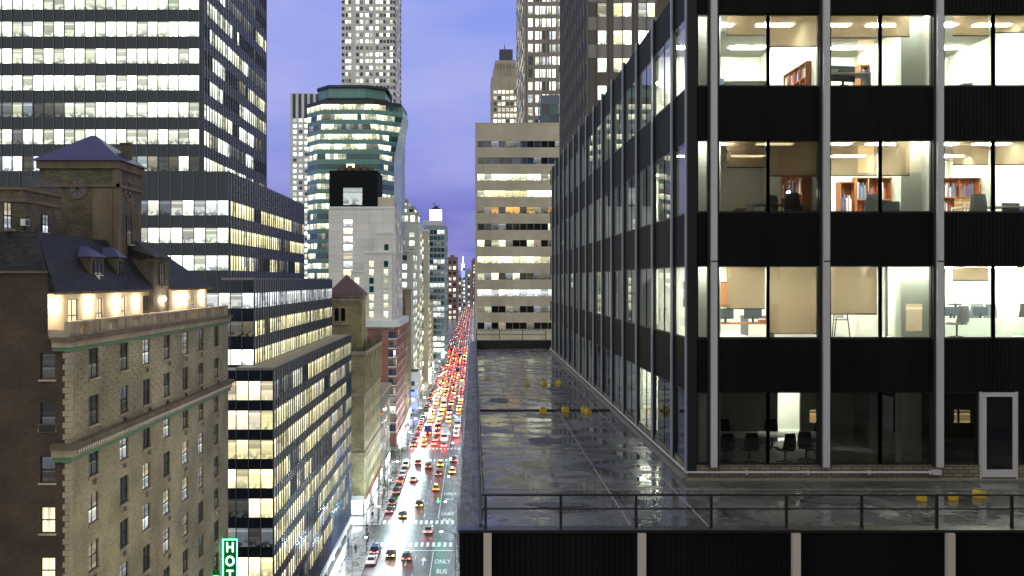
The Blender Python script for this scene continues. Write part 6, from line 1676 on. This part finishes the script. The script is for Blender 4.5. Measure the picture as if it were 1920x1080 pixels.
def signal(x, y, s, label):
    o = empty('traffic_signal', (x, y, .14), label, 'traffic light', 'traffic lights at the crossings')
    mb = MB(); mb.tube((x, y, .14), (x, y, 6.2), .1, .08, 8); mb.tube((x, y, 5.7), (x + s * 4.6, y, 6.2), .06, .05, 6); mb.build('pole', 'pole_grey', o)
    for dx_ in (4.4,):
        mb = MB(); mb.box(x + s * dx_ - .17, y - .15, 5.0, x + s * dx_ + .17, y + .15, 6.1); h_ = mb.build('signal_head', 'yellow_block', o)
        for k, m_ in enumerate(('dark_pane', 'dark_pane', 'signal_green')):
            c = (x + s * dx_, y - .16, 5.9 - k * .35); mb = MB(); mb.face([(c[0] + .13 * math.cos(a), c[1], c[2] + .13 * math.sin(a)) for a in [i * math.pi / 5 for i in range(10)]]); mb.build('lens', m_, h_)
    l = bpy.data.lights.new('signal_light', 'POINT'); l.energy = 260; l.color = (.0, 1, .6); l.shadow_soft_size = .12
    lo = bpy.data.objects.new('signal_light', l); COL.objects.link(lo); lo.parent = o; lo.location = (s * 4.4, -.5, 5.0)
for a, b, w_ in ((199, 211, 'the first crossing'), (290.5, 304.5, 'the second crossing'), (386, 399, 'the third crossing'), (480, 493, 'the fourth crossing')):
    signal(-21.1, b + .8, 1, 'traffic signal on the left corner of ' + w_); signal(-3.4, b + .8, -1, 'traffic signal on the right corner of ' + w_)
def tree(x, y, h, label, seed):
    q_ = random.Random(seed)
    o = empty('street_tree', (x, y, .14), label, 'tree', 'street trees on the left pavement')
    mb = MB(); mb.tube((x, y, .1), (x + .05, y, h * .45), .14, .09, 7)
    tips = []
    for k in range(7):
        a = k * 2.4; r_ = q_.uniform(.8, 1.6); p0 = (x + .05, y, h * q_.uniform(.3, .45)); p1 = (x + r_ * math.cos(a), y + r_ * math.sin(a), h * q_.uniform(.6, .9))
        mb.tube(p0, p1, .05, .015, 5); tips.append(p1)
        for _ in range(2): p2 = (p1[0] + q_.uniform(-.6, .6), p1[1] + q_.uniform(-.6, .6), p1[2] + q_.uniform(.2, .8)); mb.tube(p1, p2, .015, .008, 4); tips.append(p2)
    mb.build('trunk', 'bark', o)
    lf = MB()
    for _ in range(420):
        t_ = q_.choice(tips); c = Vector((t_[0] + q_.gauss(0, .38), t_[1] + q_.gauss(0, .38), t_[2] + q_.gauss(0, .33)))
        u = Vector((q_.uniform(-1, 1), q_.uniform(-1, 1), q_.uniform(-1, 1))).normalized() * .13; v = u.cross(Vector((q_.uniform(-1, 1), q_.uniform(-1, 1), 1))).normalized() * .09
        lf.face([c - u, c + v, c + u, c - v])
    lf.build('crown', 'leaf_dark', o)
for k, (y, w_) in enumerate(((227, 'outside the lit corner shop'), (247, 'beside the black parked cars'), (268, 'outside the low dark building'), (278, 'near the second crossing'), (320, 'outside the red brick block'), (345, 'beyond the red brick block'))):
    tree(-21.5, y, 6.2 + (k % 3) * .5, 'small dark street tree ' + w_, 50 + k)
# pedestrians
PL = [(-21.7, 196.5, 'person in a dark coat waiting under an umbrella at the near crossing corner', 'black umbrella held at the near crossing corner', 0), (-23.2, 189, 'person in a dark coat walking past the near arcade', None, .3), (-22.8, 216.5, 'person in a dark coat at the lit corner shop', None, .25), (-23.6, 225, 'person in a dark coat walking past the old building', None, .3), (-22.4, 240, 'person in a dark coat midway along the old building', None, .28), (-23.5, 253, 'person in a dark coat near the end of the old building', None, .2), (-22.6, 203, 'person with an umbrella crossing the side street', 'black umbrella carried across the side street', .3)]
import bmesh
def person(x, y, label, seed, umb=None, walk=.25, face=1, coat='skin_dark_coat'):
    o = empty('person', (x, y, .14), label, 'person', 'people on the left pavement')
    V_ = [(0, 0, .92), (0, 0, 1.15), (0, 0, 1.42), (0, 0, 1.53), (0, .02, 1.63), (0, .02, 1.74), (-.1, 0, .86), (-.11, walk * .5, .5), (-.11, walk * .9 - .05, .07), (.1, 0, .86), (.11, -walk * .3, .5), (.11, -walk, .07), (-.2, 0, 1.4), (-.26, -.06, 1.14), (-.24, .08, .9), (.2, 0, 1.4), (.26, .04, 1.14), (.24, .14, .92), (-.11, walk * .9 + .12, .04), (.11, -walk + .17, .04)]
    ed = [(0, 1), (1, 2), (2, 3), (3, 4), (4, 5), (0, 6), (6, 7), (7, 8), (8, 18), (0, 9), (9, 10), (10, 11), (11, 19), (2, 12), (12, 13), (13, 14), (2, 15), (15, 16), (16, 17)]
    rd = [.17, .16, .17, .06, .1, .09, .11, .075, .05, .11, .075, .05, .08, .055, .04, .08, .055, .04, .045, .045]
    bm = bmesh.new(); lay = bm.verts.layers.skin.verify()
    vs = [bm.verts.new((a, b * face, c)) for a, b, c in V_]
    for v, r_ in zip(vs, rd): v[lay].radius = (r_, r_)
    vs[0][lay].use_root = True
    for a, b in ed: bm.edges.new((vs[a], vs[b]))
    me = bpy.data.meshes.new('body'); bm.to_mesh(me); bm.free()
    b = bpy.data.objects.new('body', me); COL.objects.link(b); b.parent = o
    b.modifiers.new('skin', 'SKIN'); s_ = b.modifiers.new('smooth', 'SUBSURF'); s_.levels = 1; s_.render_levels = 1
    me.materials.append(M[coat])
    mb = MB(); mb.loft([[(r_ * math.cos(a), .02 * face + r_ * math.sin(a), z) for a in [i * math.pi / 4 for i in range(8)]] for r_, z in ((.08, 1.66), (.118, 1.72), (.11, 1.82), (.05, 1.88))]); h_ = mb.build('hair', 'black_paint'); h_.parent = o
    if umb:
        u = empty('umbrella', (x + .24, y + .14 * face, 1.0), umb, 'umbrella')
        mb = MB(); n = 8
        mb.loft([[(r_ * math.cos(2 * math.pi * i / n), r_ * math.sin(2 * math.pi * i / n), z) for i in range(n)] for r_, z in ((.62, 1.08), (.5, 1.22), (.25, 1.34), (.02, 1.38))]); c_ = mb.build('canopy', 'black_paint'); c_.parent = u
        mb = MB(); mb.tube((0, 0, 0), (0, 0, 1.42), .012, n=5); c_ = mb.build('shaft', 'pole_grey'); c_.parent = u
for k, (x, y, lb, um, wk) in enumerate(PL): person(x, y, lb, k, um, wk, 1 if k % 2 else -1)
